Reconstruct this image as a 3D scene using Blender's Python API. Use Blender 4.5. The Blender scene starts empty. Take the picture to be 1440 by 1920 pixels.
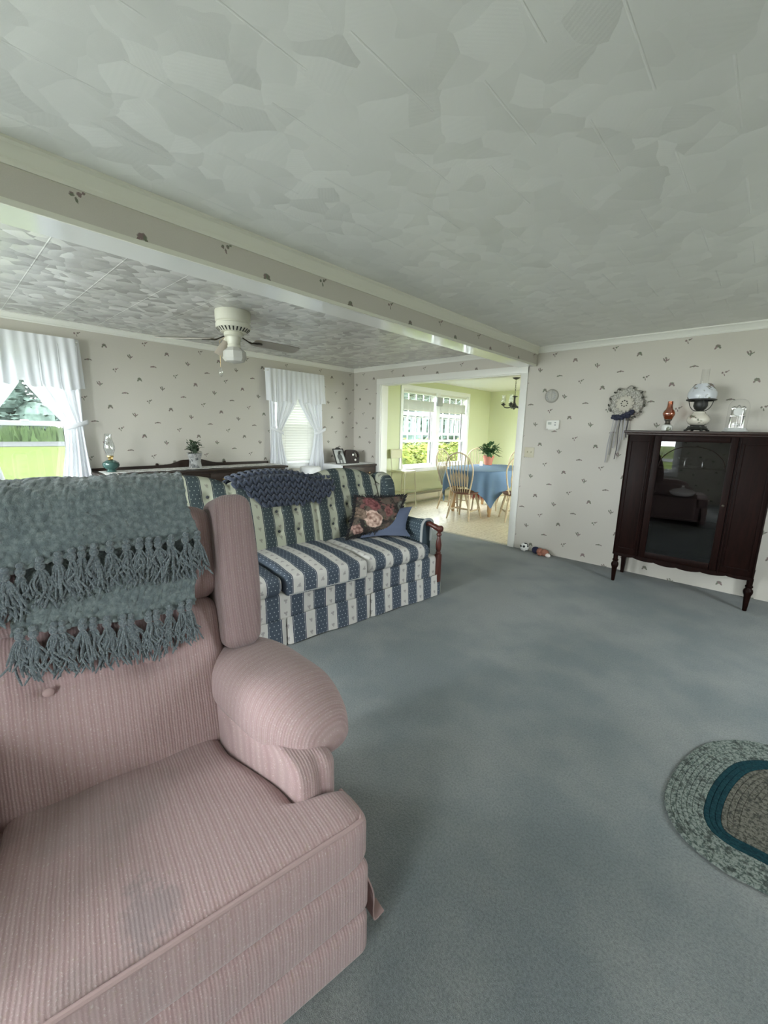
SKY = 20.0; SUN = 6.0; SUNDIR = (.35, .5, .8); EXPO = 0.60; FILL = (12, 48, 14, 55, 28, 85)
import bpy, bmesh, math, random
from mathutils import Vector, Matrix, noise
S = bpy.context.scene
C = S.collection
PI = math.pi
random.seed(7)

# ------------------------------------------------------------------ mesh builder
class MB:
    def __init__(s):
        s.v = []; s.f = []; s.m = []
    def add(s, vs, fs, M=None, mi=0):
        o = len(s.v)
        if M is not None:
            vs = [M @ Vector(p) for p in vs]
        s.v += [tuple(p) for p in vs]
        s.f += [tuple(i + o for i in f) for f in fs]
        s.m += [mi] * len(fs)
        return s
    def _bm(s, bm, M=None, mi=0):
        bm.verts.index_update()
        s.add([v.co.copy() for v in bm.verts], [[v.index for v in f.verts] for f in bm.faces], M, mi)
        bm.free()
        return s
    def box(s, a, b, bev=0.0, seg=2, M=None, mi=0):
        bm = bmesh.new()
        bmesh.ops.create_cube(bm, size=1)
        lo = [min(a[i], b[i]) for i in range(3)]; hi = [max(a[i], b[i]) for i in range(3)]
        for v in bm.verts:
            v.co = Vector([(hi[i] if v.co[i] > 0 else lo[i]) for i in range(3)])
        if bev > 0:
            bmesh.ops.bevel(bm, geom=bm.edges[:] , offset=bev, segments=seg, profile=0.6, affect='EDGES')
        return s._bm(bm, M, mi)
    def soft(s, a, b, r=.04, n=6, k=3, bulge=(0, 0, 0), M=None, mi=0, fn=None):
        """rounded cushion box between corners a and b"""
        lo = Vector([min(a[i], b[i]) for i in range(3)]); hi = Vector([max(a[i], b[i]) for i in range(3)])
        c = (lo + hi) / 2; h = (hi - lo) / 2
        rr = [min(r, h[i] * .999) for i in range(3)]
        ax = []
        for i in range(3):
            inn = h[i] - rr[i]
            t = [-h[i] + rr[i] * (1 - math.cos(PI / 2 * j / k)) if False else -h[i] + rr[i] * j / k for j in range(k)]
            mid = [-inn + 2 * inn * j / n for j in range(n + 1)]
            ax.append(t + mid + [-x for x in reversed(t)])
        vs = []; idx = {}; fs = []
        def put(i, j, l):
            key = (i, j, l)
            if key in idx: return idx[key]
            q = Vector((ax[0][i], ax[1][j], ax[2][l]))
            inn = Vector([max(-(h[d] - rr[d]), min(h[d] - rr[d], q[d])) for d in range(3)])
            d = Vector([(q[e] - inn[e]) / rr[e] for e in range(3)])
            if d.length > 1e-9:
                # cube-to-sphere on the rounded zone
                m = max(abs(d[0]), abs(d[1]), abs(d[2]))
                d = d.normalized() * m
                d = Vector([d[e] * rr[e] for e in range(3)])
            p = inn + d
            x, y, z = p[0] / h[0], p[1] / h[1], p[2] / h[2]
            p2 = Vector(p)
            p2.x += bulge[0] * x * max(0, 1 - y * y) * max(0, 1 - z * z)
            p2.y += bulge[1] * y * max(0, 1 - x * x) * max(0, 1 - z * z)
            p2.z += bulge[2] * z * max(0, 1 - x * x) * max(0, 1 - y * y)
            p2 += c
            if fn: p2 = Vector(fn(p2, (x, y, z)))
            idx[key] = len(vs); vs.append(p2); return idx[key]
        L = [len(t) for t in ax]
        for d in range(3):
            e, g = [(1, 2), (2, 0), (0, 1)][d]
            for side in (0, L[d] - 1):
                for i in range(L[e] - 1):
                    for j in range(L[g] - 1):
                        q = []
                        for (ii, jj) in ((i, j), (i + 1, j), (i + 1, j + 1), (i, j + 1)):
                            t = [0, 0, 0]; t[d] = side; t[e] = ii; t[g] = jj
                            q.append(put(*t))
                        fs.append(q if side else q[::-1])
        return s.add(vs, fs, M, mi)
    def tube(s, pts, r, seg=8, closed=False, cap=True, M=None, mi=0, flat=None, up=None):
        pts = [Vector(p) for p in pts]; n = len(pts)
        rs = r if isinstance(r, (list, tuple)) else [r] * n
        vs = []; fs = []
        nrm = None
        for i in range(n):
            if closed: t = pts[(i + 1) % n] - pts[(i - 1) % n]
            else: t = pts[min(i + 1, n - 1)] - pts[max(i - 1, 0)]
            if t.length < 1e-9: t = Vector((0, 0, 1))
            t.normalize()
            if nrm is None:
                a = Vector(up) if up else (Vector((0, 0, 1)) if abs(t.z) < .9 else Vector((1, 0, 0)))
                nrm = (a - t * a.dot(t)).normalized()
            else:
                nrm = (nrm - t * nrm.dot(t))
                if nrm.length < 1e-6: nrm = t.orthogonal()
                nrm.normalize()
            bi = t.cross(nrm)
            fl = flat if flat else 1
            if isinstance(fl, (list, tuple)): fl = fl[i]
            for j in range(seg):
                a = 2 * PI * j / seg
                vs.append(pts[i] + nrm * (math.cos(a) * rs[i] * fl) + bi * (math.sin(a) * rs[i]))
        m = n if closed else n - 1
        for i in range(m):
            for j in range(seg):
                a = i * seg + j; b = i * seg + (j + 1) % seg
                c2 = ((i + 1) % n) * seg + (j + 1) % seg; d = ((i + 1) % n) * seg + j
                fs.append((a, b, c2, d))
        if cap and not closed:
            fs.append(tuple(reversed(range(seg)))); fs.append(tuple(range((n - 1) * seg, n * seg)))
        return s.add(vs, fs, M, mi)
    def lathe(s, prof, seg=24, M=None, mi=0, cap=True):
        vs = []; fs = []; n = len(prof)
        for (r, z) in prof:
            for j in range(seg):
                a = 2 * PI * j / seg
                vs.append((r * math.cos(a), r * math.sin(a), z))
        for i in range(n - 1):
            for j in range(seg):
                fs.append((i * seg + j, i * seg + (j + 1) % seg, (i + 1) * seg + (j + 1) % seg, (i + 1) * seg + j))
        if cap:
            if prof[0][0] > 1e-5: fs.append(tuple(reversed(range(seg))))
            if prof[-1][0] > 1e-5: fs.append(tuple(range((n - 1) * seg, n * seg)))
        return s.add(vs, fs, M, mi)
    def prism(s, out, d0, d1, M=None, mi=0, bev=0.0, seg=2):
        """outline in local x,y extruded along z from d0 to d1"""
        bm = bmesh.new()
        lo = [bm.verts.new((x, y, d0)) for x, y in out]
        f = bm.faces.new(lo)
        r = bmesh.ops.extrude_face_region(bm, geom=[f])
        for e in r['geom']:
            if isinstance(e, bmesh.types.BMVert): e.co.z = d1
        bmesh.ops.recalc_face_normals(bm, faces=bm.faces[:])
        if bev > 0:
            ed = [e for e in bm.edges if abs(e.verts[0].co.z - e.verts[1].co.z) < 1e-7]
            bmesh.ops.bevel(bm, geom=ed, offset=bev, segments=seg, profile=.5, affect='EDGES')
        return s._bm(bm, M, mi)
    def grid(s, fn, nu, nv, M=None, mi=0, closeu=False):
        vs = []; fs = []
        for i in range(nu + (0 if closeu else 1)):
            for j in range(nv + 1):
                vs.append(fn(i / nu, j / nv))
        w = nv + 1
        for i in range(nu):
            i2 = (i + 1) % nu if closeu else i + 1
            for j in range(nv):
                fs.append((i * w + j, i2 * w + j, i2 * w + j + 1, i * w + j + 1))
        return s.add(vs, fs, M, mi)
    def shell(s, fn, nu, nv, th, M=None, mi=0):
        """two-sided sheet with thickness th along its own normals"""
        P = [[Vector(fn(i / nu, j / nv)) for j in range(nv + 1)] for i in range(nu + 1)]
        N = []
        for i in range(nu + 1):
            row = []
            for j in range(nv + 1):
                du = P[min(i + 1, nu)][j] - P[max(i - 1, 0)][j]
                dv = P[i][min(j + 1, nv)] - P[i][max(j - 1, 0)]
                q = du.cross(dv)
                row.append(q.normalized() if q.length > 1e-12 else Vector((0, 0, 1)))
            N.append(row)
        w = nv + 1; tot = (nu + 1) * w
        vs = [P[i][j] for i in range(nu + 1) for j in range(w)] + [P[i][j] - N[i][j] * th for i in range(nu + 1) for j in range(w)]
        fs = []
        for i in range(nu):
            for j in range(nv):
                a = (i * w + j, (i + 1) * w + j, (i + 1) * w + j + 1, i * w + j + 1)
                fs.append(a); fs.append(tuple(x + tot for x in reversed(a)))
        for i in range(nu):
            for j in (0, nv):
                a, b = i * w + j, (i + 1) * w + j
                fs.append((a, a + tot, b + tot, b) if j == 0 else (a, b, b + tot, a + tot))
        for j in range(nv):
            for i in (0, nu):
                a, b = i * w + j, i * w + j + 1
                fs.append((a, b, b + tot, a + tot) if i == 0 else (a, a + tot, b + tot, b))
        return s.add(vs, fs, M, mi)
    def ell(s, c, r, seg=12, rings=8, M=None, mi=0, R=None):
        prof = []
        vs = []; fs = []
        for i in range(rings + 1):
            ph = -PI / 2 + PI * i / rings
            for j in range(seg):
                a = 2 * PI * j / seg
                p = Vector((r[0] * math.cos(ph) * math.cos(a), r[1] * math.cos(ph) * math.sin(a), r[2] * math.sin(ph)))
                if R is not None: p = R @ p
                vs.append(p + Vector(c))
        for i in range(rings):
            for j in range(seg):
                fs.append((i * seg + j, i * seg + (j + 1) % seg, (i + 1) * seg + (j + 1) % seg, (i + 1) * seg + j))
        return s.add(vs, fs, M, mi)
    def jitter(s, amp, freq, seed=0):
        out = []
        for p in s.v:
            q = Vector(p) * freq + Vector((seed * 7.1, seed * 3.3, seed * 1.7))
            d = noise.noise_vector(q)
            out.append(tuple(Vector(p) + d * amp))
        s.v = out
        return s
    def build(s, name, mat, parent=None, smooth=True, ang=40, loc=None):
        me = bpy.data.meshes.new(name)
        me.from_pydata(s.v, [], s.f)
        mats = mat if isinstance(mat, (list, tuple)) else [mat]
        for m in mats: me.materials.append(m)
        if len(mats) > 1:
            for p, mi in zip(me.polygons, s.m): p.material_index = mi
        bm = bmesh.new(); bm.from_mesh(me)
        bmesh.ops.remove_doubles(bm, verts=bm.verts[:], dist=1e-6)
        bmesh.ops.recalc_face_normals(bm, faces=bm.faces[:])
        bm.to_mesh(me); bm.free()
        if smooth:
            for p in me.polygons: p.use_smooth = True
            try: me.set_sharp_from_angle(angle=math.radians(ang))
            except Exception: pass
        o = bpy.data.objects.new(name, me)
        C.objects.link(o)
        if parent: o.parent = parent
        if loc is not None: o.location = loc
        return o

def tag(o, label=None, cat=None, group=None, kind=None):
    if label: o['label'] = label
    if cat: o['category'] = cat
    if group: o['group'] = group
    if kind: o['kind'] = kind
    return o
def thing(name, label, cat, loc=(0, 0, 0), rotz=0, group=None):
    o = bpy.data.objects.new(name, None); C.objects.link(o)
    o.empty_display_size = .1
    o.location = loc; o.rotation_euler = (0, 0, rotz)
    return tag(o, label, cat, group)
def struct(name, mb, m, parent=None, **k):
    o = mb.build(name, m, parent, **k)
    if not parent: o['kind'] = 'structure'
    return o
def copy_tree(o, parent=None):
    c = o.copy(); C.objects.link(c); c.parent = parent
    for ch in list(o.children): copy_tree(ch, c)
    return c
def rz(a): return Matrix.Rotation(a, 4, 'Z')
def ry(a): return Matrix.Rotation(a, 4, 'Y')
def rx(a): return Matrix.Rotation(a, 4, 'X')
def T(*p): return Matrix.Translation(Vector(p))
def spline(pts, n=8, closed=False):
    pts = [Vector(p) for p in pts]; out = []; m = len(pts)
    rng = range(m) if closed else range(m - 1)
    for i in rng:
        g = (lambda k: pts[k % m]) if closed else (lambda k: pts[max(0, min(m - 1, k))])
        p0, p1, p2, p3 = g(i - 1), g(i), g(i + 1), g(i + 2)
        for j in range(n):
            t = j / n
            out.append(.5 * ((2 * p1) + (p2 - p0) * t + (2 * p0 - 5 * p1 + 4 * p2 - p3) * t * t + (3 * p1 - p0 - 3 * p2 + p3) * t ** 3))
    if not closed: out.append(pts[-1])
    return out
def lerp(a, b, t): return a + (b - a) * t
def sstep(a, b, x):
    t = max(0, min(1, (x - a) / (b - a))); return t * t * (3 - 2 * t)

# ------------------------------------------------------------------ node expressions
class X:
    def __init__(s, t, sock): s.t = t; s.k = sock
    def _m(s, op, *o, clamp=False):
        n = s.t.nodes.new('ShaderNodeMath'); n.operation = op; n.use_clamp = clamp
        for i, a in enumerate((s,) + o):
            if isinstance(a, X): s.t.links.new(a.k, n.inputs[i])
            else: n.inputs[i].default_value = a
        return X(s.t, n.outputs[0])
    def __add__(s, o): return s._m('ADD', o)
    __radd__ = __add__
    def __sub__(s, o): return s._m('SUBTRACT', o)
    def __rsub__(s, o): return (s * -1) + o
    def __mul__(s, o): return s._m('MULTIPLY', o)
    __rmul__ = __mul__
    def __truediv__(s, o): return s._m('DIVIDE', o)
    def fract(s): return s._m('FRACT')
    def floor(s): return s._m('FLOOR')
    def abs(s): return s._m('ABSOLUTE')
    def sin(s): return s._m('SINE')
    def sqrt(s): return s._m('SQRT')
    def min(s, o): return s._m('MINIMUM', o)
    def max(s, o): return s._m('MAXIMUM', o)
    def lt(s, o): return s._m('LESS_THAN', o)
    def gt(s, o): return s._m('GREATER_THAN', o)
    def mod(s, o): return s._m('FLOORED_MODULO', o)
    def pow(s, o): return s._m('POWER', o)
    def clamp(s): return s._m('ADD', 0.0, clamp=True)
    def ss(s, a, b):
        n = s.t.nodes.new('ShaderNodeMapRange'); n.interpolation_type = 'SMOOTHSTEP'
        s.t.links.new(s.k, n.inputs[0]); n.inputs[1].default_value = a; n.inputs[2].default_value = b
        return X(s.t, n.outputs[0])
class Mat:
    def __init__(s, name, rough=.6, color=(.8, .8, .8), spec=.5, **kw):
        m = bpy.data.materials.new(name); m.use_nodes = True
        s.m = m; s.t = m.node_tree; s.b = s.t.nodes['Principled BSDF']
        s.b.inputs['Roughness'].default_value = rough
        s.b.inputs['Specular IOR Level'].default_value = spec
        s.color(color)
        for k, v in kw.items(): s.b.inputs[k].default_value = v
    def N(s, t): return s.t.nodes.new(t)
    def L(s, a, b): s.t.links.new(a.k if isinstance(a, X) else a, b)
    def obj(s):
        if not hasattr(s, '_o'):
            n = s.N('ShaderNodeTexCoord'); q = s.N('ShaderNodeSeparateXYZ'); s.L(n.outputs['Object'], q.inputs[0])
            s._o = [X(s.t, q.outputs[i]) for i in range(3)]; s.ov = n.outputs['Object']
        return s._o
    def pos(s):
        if not hasattr(s, '_p'):
            n = s.N('ShaderNodeNewGeometry'); q = s.N('ShaderNodeSeparateXYZ'); s.L(n.outputs['Position'], q.inputs[0])
            s._p = [X(s.t, q.outputs[i]) for i in range(3)]; s.pv = n.outputs['Position']; s.nv = n.outputs['Normal']
        return s._p
    def vec(s, x, y, z=0.0):
        n = s.N('ShaderNodeCombineXYZ')
        for i, a in enumerate((x, y, z)):
            if isinstance(a, X): s.L(a, n.inputs[i])
            else: n.inputs[i].default_value = a
        return n.outputs[0]
    def noise(s, v, scale, detail=3, rough=.55, dist=0):
        n = s.N('ShaderNodeTexNoise'); n.inputs['Scale'].default_value = scale
        n.inputs['Detail'].default_value = detail; n.inputs['Roughness'].default_value = rough; n.inputs['Distortion'].default_value = dist
        if v is not None: s.L(v, n.inputs['Vector'])
        return X(s.t, n.outputs['Fac'])
    def voro(s, v, scale, feat='F1', out='Distance', rand=1):
        n = s.N('ShaderNodeTexVoronoi'); n.feature = feat; n.inputs['Scale'].default_value = scale
        n.inputs['Randomness'].default_value = rand
        if v is not None: s.L(v, n.inputs['Vector'])
        return X(s.t, n.outputs[out])
    def mix(s, f, a, b, mode='MIX'):
        n = s.N('ShaderNodeMix'); n.data_type = 'RGBA'; n.blend_type = mode
        for sock, v in ((n.inputs[0], f), (n.inputs[6], a), (n.inputs[7], b)):
            if isinstance(v, X): s.L(v, sock)
            elif isinstance(v, bpy.types.NodeSocket): s.L(v, sock)
            elif isinstance(v, tuple): sock.default_value = (*v[:3], 1)
            else: sock.default_value = v
        return n.outputs[2]
    def ramp(s, f, stops):
        n = s.N('ShaderNodeValToRGB'); s.L(f, n.inputs[0])
        el = n.color_ramp.elements
        while len(el) < len(stops): el.new(.5)
        for e, (p, c) in zip(el, stops): e.position = p; e.color = (*c, 1)
        return n.outputs[0]
    def color(s, c):
        if isinstance(c, tuple): s.b.inputs['Base Color'].default_value = (*c[:3], 1)
        else: s.L(c, s.b.inputs['Base Color'])
    def bump(s, h, strength=.3, dist=.01):
        n = s.N('ShaderNodeBump'); n.inputs['Strength'].default_value = strength; n.inputs['Distance'].default_value = dist
        s.L(h, n.inputs['Height']); s.L(n.outputs[0], s.b.inputs['Normal'])
    def rough(s, x): s.L(x, s.b.inputs['Roughness'])
def simple(name, color, rough=.5, spec=.5, **kw): return Mat(name, rough, color, spec, **kw).m
def srgb(r, g, b):
    f = lambda c: (c / 255) / 12.92 if c / 255 <= .04045 else ((c / 255 + .055) / 1.055) ** 2.4
    return (f(r), f(g), f(b))
# ------------------------------------------------------------------ materials
H = 2.35; DY = 4.792; LX = -5.118
MT = {}
def wallpaper(name, axis):
    m = Mat(name, .62, spec=.3)
    p = m.pos(); u = p[axis]; v = p[2]
    # soft edge wobble so that printed sprigs look leafy
    nn = m.N('ShaderNodeTexNoise'); nn.inputs['Scale'].default_value = 120; nn.inputs['Detail'].default_value = 1
    m.L(m.pv, nn.inputs['Vector'])
    q = m.N('ShaderNodeSeparateXYZ'); m.L(nn.outputs['Color'], q.inputs[0])
    wu = (X(m.t, q.outputs[0]) - .5) * .011; wv = (X(m.t, q.outputs[1]) - .5) * .011
    per = .6
    kinds = {
        0: [(-.014, .004, .006, .018, .5), (.004, -.004, .006, .02, -.1), (.018, .0, .005, .014, -.9), (-.002, .018, .006, .008, 0)],      # tulip sprig
        1: [(-.02, -.002, .013, .006, .3), (.0, .002, .014, .008, .1), (.02, .0, .014, .005, -.35)],   # flat twig
        2: [(-.013, .004, .008, .008, 0), (.012, .01, .009, .008, 0), (.026, .018, .009, .004, .5), (.002, -.013, .004, .012, .3)],  # three buds
        3: [(.0, .008, .018, .013, 0), (-.015, -.008, .007, .012, -.5), (.016, -.006, .007, .012, .6)],  # bouquet
    }
    tot = None
    for k, els in kinds.items():
        uu = u - (k * .225 + .05); vv = v + k * .075
        a = ((uu + vv) / per + .5).fract() - .5
        b = ((uu - vv) / per + .5).fract() - .5
        lu = (a + b) * (per / 2) + wu; lv = (a - b) * (per / 2) + wv
        for (cx, cy, ra, rb, an) in els:
            ca, sa = math.cos(an), math.sin(an)
            du = lu - cx; dv = lv - cy
            e1 = (du * ca + dv * sa) / ra; e2 = (dv * ca - du * sa) / rb
            d = e1 * e1 + e2 * e2
            tot = d if tot is None else tot.min(d)
    mask = tot.ss(1.5, .6)
    tone = m.noise(m.pv, 45, 2)
    ink = m.mix(tone.ss(.42, .58), (.10, .125, .075), (.17, .10, .105))
    weave = m.noise(m.pv, 260, 2)
    base = m.mix(weave, (.52, .49, .44), (.585, .553, .495))
    m.color(m.mix(mask * .85, base, ink))
    m.bump(weave, .08, .002)
    return m.m
MT['paper_y'] = wallpaper('wallpaper_far', 0)
MT['paper_x'] = wallpaper('wallpaper_side', 1)
def ceiling_mat(name, seam):
    m = Mat(name, .42 if seam == 'right' else .26, spec=.45)
    p = m.pos()
    # swirled brush patches: every patch tilts the paint film a little
    ns = m.N('ShaderNodeTexNoise'); ns.inputs['Scale'].default_value = 5; ns.inputs['Detail'].default_value = 2
    m.L(m.pv, ns.inputs['Vector'])
    add = m.N('ShaderNodeVectorMath'); add.operation = 'MULTIPLY_ADD'
    m.L(ns.outputs['Color'], add.inputs[0]); add.inputs[1].default_value = (.12, .12, 0); m.L(m.pv, add.inputs[2])
    vo = m.N('ShaderNodeTexVoronoi'); vo.inputs['Scale'].default_value = 9 if seam == 'right' else 12; m.L(add.outputs[0], vo.inputs['Vector'])
    sub = m.N('ShaderNodeVectorMath'); sub.operation = 'SUBTRACT'; m.L(vo.outputs['Color'], sub.inputs[0]); sub.inputs[1].default_value = (.5, .5, .5)
    sc = m.N('ShaderNodeVectorMath'); sc.operation = 'MULTIPLY'; m.L(sub.outputs[0], sc.inputs[0]); k_ = .13 if seam == 'right' else .30; sc.inputs[1].default_value = (k_, k_, 0)
    lp_ = m.N('ShaderNodeVectorMath'); lp_.operation = 'SUBTRACT'; m.L(add.outputs[0], lp_.inputs[0]); m.L(vo.outputs['Position'], lp_.inputs[1])
    lm_ = m.N('ShaderNodeVectorMath'); lm_.operation = 'MULTIPLY_ADD'; m.L(lp_.outputs[0], lm_.inputs[0]); g_ = .30 if seam == 'right' else 1.1
    lm_.inputs[1].default_value = (g_, g_ * 1.25, 0); m.L(sc.outputs[0], lm_.inputs[2]); sc = lm_
    # fine comb ridges running a different way in each patch
    q = m.N('ShaderNodeSeparateXYZ'); m.L(vo.outputs['Color'], q.inputs[0])
    r1 = X(m.t, q.outputs[0]); r2 = X(m.t, q.outputs[1])
    ph = (p[0] * (r1 - .5) + p[1] * (r2 - .5)) * 900
    rid = ph.sin() * .5 + .5
    if seam == 'right':
        lu = ((p[0] + .2155) / .1722); ln = (lu + .5).floor(); du = ((lu + .5).fract() - .5).abs() * .1722
        sy = (p[1] - 1.51 + (ln.mod(2)) * .343) / .686
        on = sy.fract().lt(.5)
        line = du.ss(.0045, .0015) * on
    else:
        lu = (p[1] - .92) / .352; du = ((lu + .5).fract() - .5).abs() * .352
        line = du.ss(.005, .0015)
    bn = m.N('ShaderNodeBump'); bn.inputs['Strength'].default_value = .35; bn.inputs['Distance'].default_value = .004
    gr = m.noise(m.pv, 420, 2)
    m.L(line * 1.5 + rid * .05 + gr * .12, bn.inputs['Height'])
    ad = m.N('ShaderNodeVectorMath'); ad.operation = 'ADD'; m.L(bn.outputs[0], ad.inputs[0]); m.L(sc.outputs[0], ad.inputs[1])
    nm = m.N('ShaderNodeVectorMath'); nm.operation = 'NORMALIZE'; m.L(ad.outputs[0], nm.inputs[0])
    m.L(nm.outputs[0], m.b.inputs['Normal'])
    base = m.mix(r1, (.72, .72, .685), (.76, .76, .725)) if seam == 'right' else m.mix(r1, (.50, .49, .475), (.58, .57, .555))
    m.color(m.mix(line * .7, base, (.78, .78, .75)))
    return m.m
MT['ceil_r'] = ceiling_mat('ceiling_tile_swirl', 'right')
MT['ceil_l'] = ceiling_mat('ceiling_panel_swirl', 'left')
MT['white_paint'] = simple('white_trim_paint', (.76, .75, .70), .35)
MT['gloss_white'] = simple('glossy_white_paint', (.74, .745, .72), .09)
MT['cream_trim'] = simple('cream_trim_paint', (.72, .71, .62), .4)
MT['white_vinyl'] = simple('white_window_vinyl', (.82, .83, .83), .35)
MT['ext'] = simple('exterior_siding', (.7, .7, .68), .7)
def carpet():
    m = Mat('blue_carpet', .95, spec=.1)
    p = m.pos()
    big = m.noise(m.pv, .8, 3, .6); mid = m.noise(m.pv, 3.6, 4, .65); fine = m.noise(m.pv, 130, 3, .7); fib = m.noise(m.pv, 420, 2, .6)
    wear = (big * .78 + mid * .22).ss(.40, .60)
    c = m.mix(wear, (.172, .200, .210), (.290, .302, .295))
    c = m.mix(mid.ss(.60, .76) * .35, c, (.215, .222, .205))
    c = m.mix(fine.ss(.35, .7) * .75, c, m.mix(.55, c, (.03, .04, .045)))
    c = m.mix(fib.ss(.45, .75) * .5, c, m.mix(.5, c, (.4, .45, .47)))
    m.color(c)
    m.bump(fine * .6 + fib * .5, .9, .012)
    m.b.inputs['Sheen Weight'].default_value = .25; m.b.inputs['Sheen Roughness'].default_value = .5
    return m.m
MT['carpet'] = carpet()
def vinyl():
    m = Mat('patterned_vinyl', .3, spec=.4)
    p = m.pos()
    v1 = m.voro(m.pv, 8.5, 'F1', rand=.25); v2 = m.voro(m.pv, 8.5, 'DISTANCE_TO_EDGE', rand=.25)
    n = m.noise(m.pv, 34, 3, .7); n2 = m.noise(m.pv, 16, 2)
    c = m.mix(n.ss(.42, .6), (.60, .53, .42), (.70, .64, .53))
    c = m.mix(v2.ss(.10, .05) * n2.ss(.40, .55) * .6, c, (.40, .33, .23))
    c = m.mix(v1.ss(.20, .12) * .45, c, (.45, .38, .28))
    m.color(c)
    return m.m
MT['vinyl'] = vinyl()
MT['green_wall'] = simple('pale_green_paint', (.58, .605, .40), .6, .3)
MT['yellow_wall'] = MT['green_wall']
MT['dining_ceiling'] = simple('white_ceiling_paint', (.80, .80, .76), .7)
def glass_thin(name, tint=(1, 1, 1), gl=1.0):
    m = bpy.data.materials.new(name); m.use_nodes = True; t = m.node_tree; t.nodes.clear()
    o = t.nodes.new('ShaderNodeOutputMaterial'); mx = t.nodes.new('ShaderNodeMixShader'); tr = t.nodes.new('ShaderNodeBsdfTransparent')
    g = t.nodes.new('ShaderNodeBsdfGlossy'); g.inputs['Roughness'].default_value = 0.0
    tr.inputs[0].default_value = (*tint, 1)
    ge = t.nodes.new('ShaderNodeNewGeometry'); dt = t.nodes.new('ShaderNodeVectorMath'); dt.operation = 'DOT_PRODUCT'
    t.links.new(ge.outputs['Incoming'], dt.inputs[0]); t.links.new(ge.outputs['Normal'], dt.inputs[1])
    f = (1 - X(t, dt.outputs['Value']).abs()).pow(5) * .96 + .04
    t.links.new((f * (1.2 * gl)).clamp().k, mx.inputs[0])
    t.links.new(tr.outputs[0], mx.inputs[1]); t.links.new(g.outputs[0], mx.inputs[2]); t.links.new(mx.outputs[0], o.inputs[0])
    return m
MT['pane'] = glass_thin('window_glass', (.96, .98, .97))
MT['cab_glass'] = glass_thin('cabinet_glass', (.5, .5, .5), 1.4)
MT['clear'] = glass_thin('clear_lamp_glass', (.95, .96, .96), 2.6)
MT['dome'] = glass_thin('glass_dome', (.99, .99, .99), .9)
def screen():  # grey sheet added outside the lower sashes to dim the bright outdoors
    m = bpy.data.materials.new('dimming_screen'); m.use_nodes = True; t = m.node_tree; t.nodes.clear()
    o = t.nodes.new('ShaderNodeOutputMaterial'); mx = t.nodes.new('ShaderNodeMixShader'); tr = t.nodes.new('ShaderNodeBsdfTransparent'); d = t.nodes.new('ShaderNodeBsdfDiffuse')
    d.inputs[0].default_value = (.12, .12, .12, 1); mx.inputs[0].default_value = .3
    t.links.new(tr.outputs[0], mx.inputs[1]); t.links.new(d.outputs[0], mx.inputs[2]); t.links.new(mx.outputs[0], o.inputs[0])
    return m
MT['screen'] = screen()
def sheer(name, col, trans, tl):
    m = bpy.data.materials.new(name); m.use_nodes = True; t = m.node_tree; t.nodes.clear()
    o = t.nodes.new('ShaderNodeOutputMaterial'); a = t.nodes.new('ShaderNodeMixShader'); b = t.nodes.new('ShaderNodeMixShader')
    tr = t.nodes.new('ShaderNodeBsdfTransparent'); d = t.nodes.new('ShaderNodeBsdfDiffuse'); l = t.nodes.new('ShaderNodeBsdfTranslucent')
    d.inputs[0].default_value = (*col, 1); l.inputs[0].default_value = (*col, 1)
    a.inputs[0].default_value = tl; t.links.new(d.outputs[0], a.inputs[1]); t.links.new(l.outputs[0], a.inputs[2])
    b.inputs[0].default_value = 1 - trans; t.links.new(tr.outputs[0], b.inputs[1]); t.links.new(a.outputs[0], b.inputs[2])
    t.links.new(b.outputs[0], o.inputs[0]); return m
MT['sheer'] = sheer('white_sheer_curtain', (.84, .85, .88), .09, .10)
MT['blind'] = sheer('white_blind_slat', (.80, .80, .75), 0, .05)
def pink(name, a, per=.0125, tint=.88, worn=0, bs=.5):
    m = Mat(name, .9, spec=.15)
    o = m.obj()
    n1 = m.noise(m.ov, 9, 2)
    s = o[0] * a[0] + o[1] * a[1] + o[2] * a[2] + (n1 - .5) * .006
    w = (s * (2 * PI / per)).sin() * .5 + .5
    w3 = (s * (2 * PI / (per * 3.1))).sin() * .5 + .5
    fleck = m.noise(m.ov, 260, 2, .6); slub = m.noise(m.ov, 75, 3, .65); big = m.noise(m.ov, 5.5, 3, .6)
    c1 = (.430 * tint, .292 * tint, .294 * tint); c2 = (.295 * tint, .198 * tint, .198 * tint); c3 = (.60 * tint, .505 * tint, .48 * tint)
    c = m.mix(w * .38 + .42, c2, c1)
    c = m.mix(fleck.ss(.56, .68) * w * .75, c, c3)
    c = m.mix(slub.ss(.55, .7) * .3, c, (.33 * tint, .25 * tint, .18 * tint))
    c = m.mix(w3 * .14, c, c3)
    if worn:
        bl = m.noise(m.ov, 3.3, 3, .55)
        c = m.mix(bl.ss(.52, .66) * worn, c, (.225, .195, .19))
        sx = (o[0] + .10) / .075 + (slub - .5) * 2.2 + (big - .5) * 3; sy = (o[1] + .47) / .055 + (bl - .5) * 3.5
        c = m.mix((sx * sx + sy * sy).sqrt().ss(1.15, .5) * .6, c, (.215, .178, .182))
    m.color(c)
    m.bump(w * .42 + fleck * .5 + slub * .5, bs, .003)
    m.b.inputs['Sheen Weight'].default_value = .2
    return m.m
MT['pink_y'] = pink('pink_ribbed_fabric', (0, 1, 0), .0078)
MT['pink_seat'] = pink('pink_seat_fabric', (0, 1, 0), .0078, .9, .3, .3)
MT['pink_x'] = pink('pink_arm_fabric', (1, .25, 0), .0078)
MT['pink_w'] = pink('pink_wing_fabric', (.5, 1, .12), .0085, .64)  # darker tint holds both the shadow on the wing and its soiling
MT['pink_piping'] = simple('pink_piping', (.36, .25, .245), .85)
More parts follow.
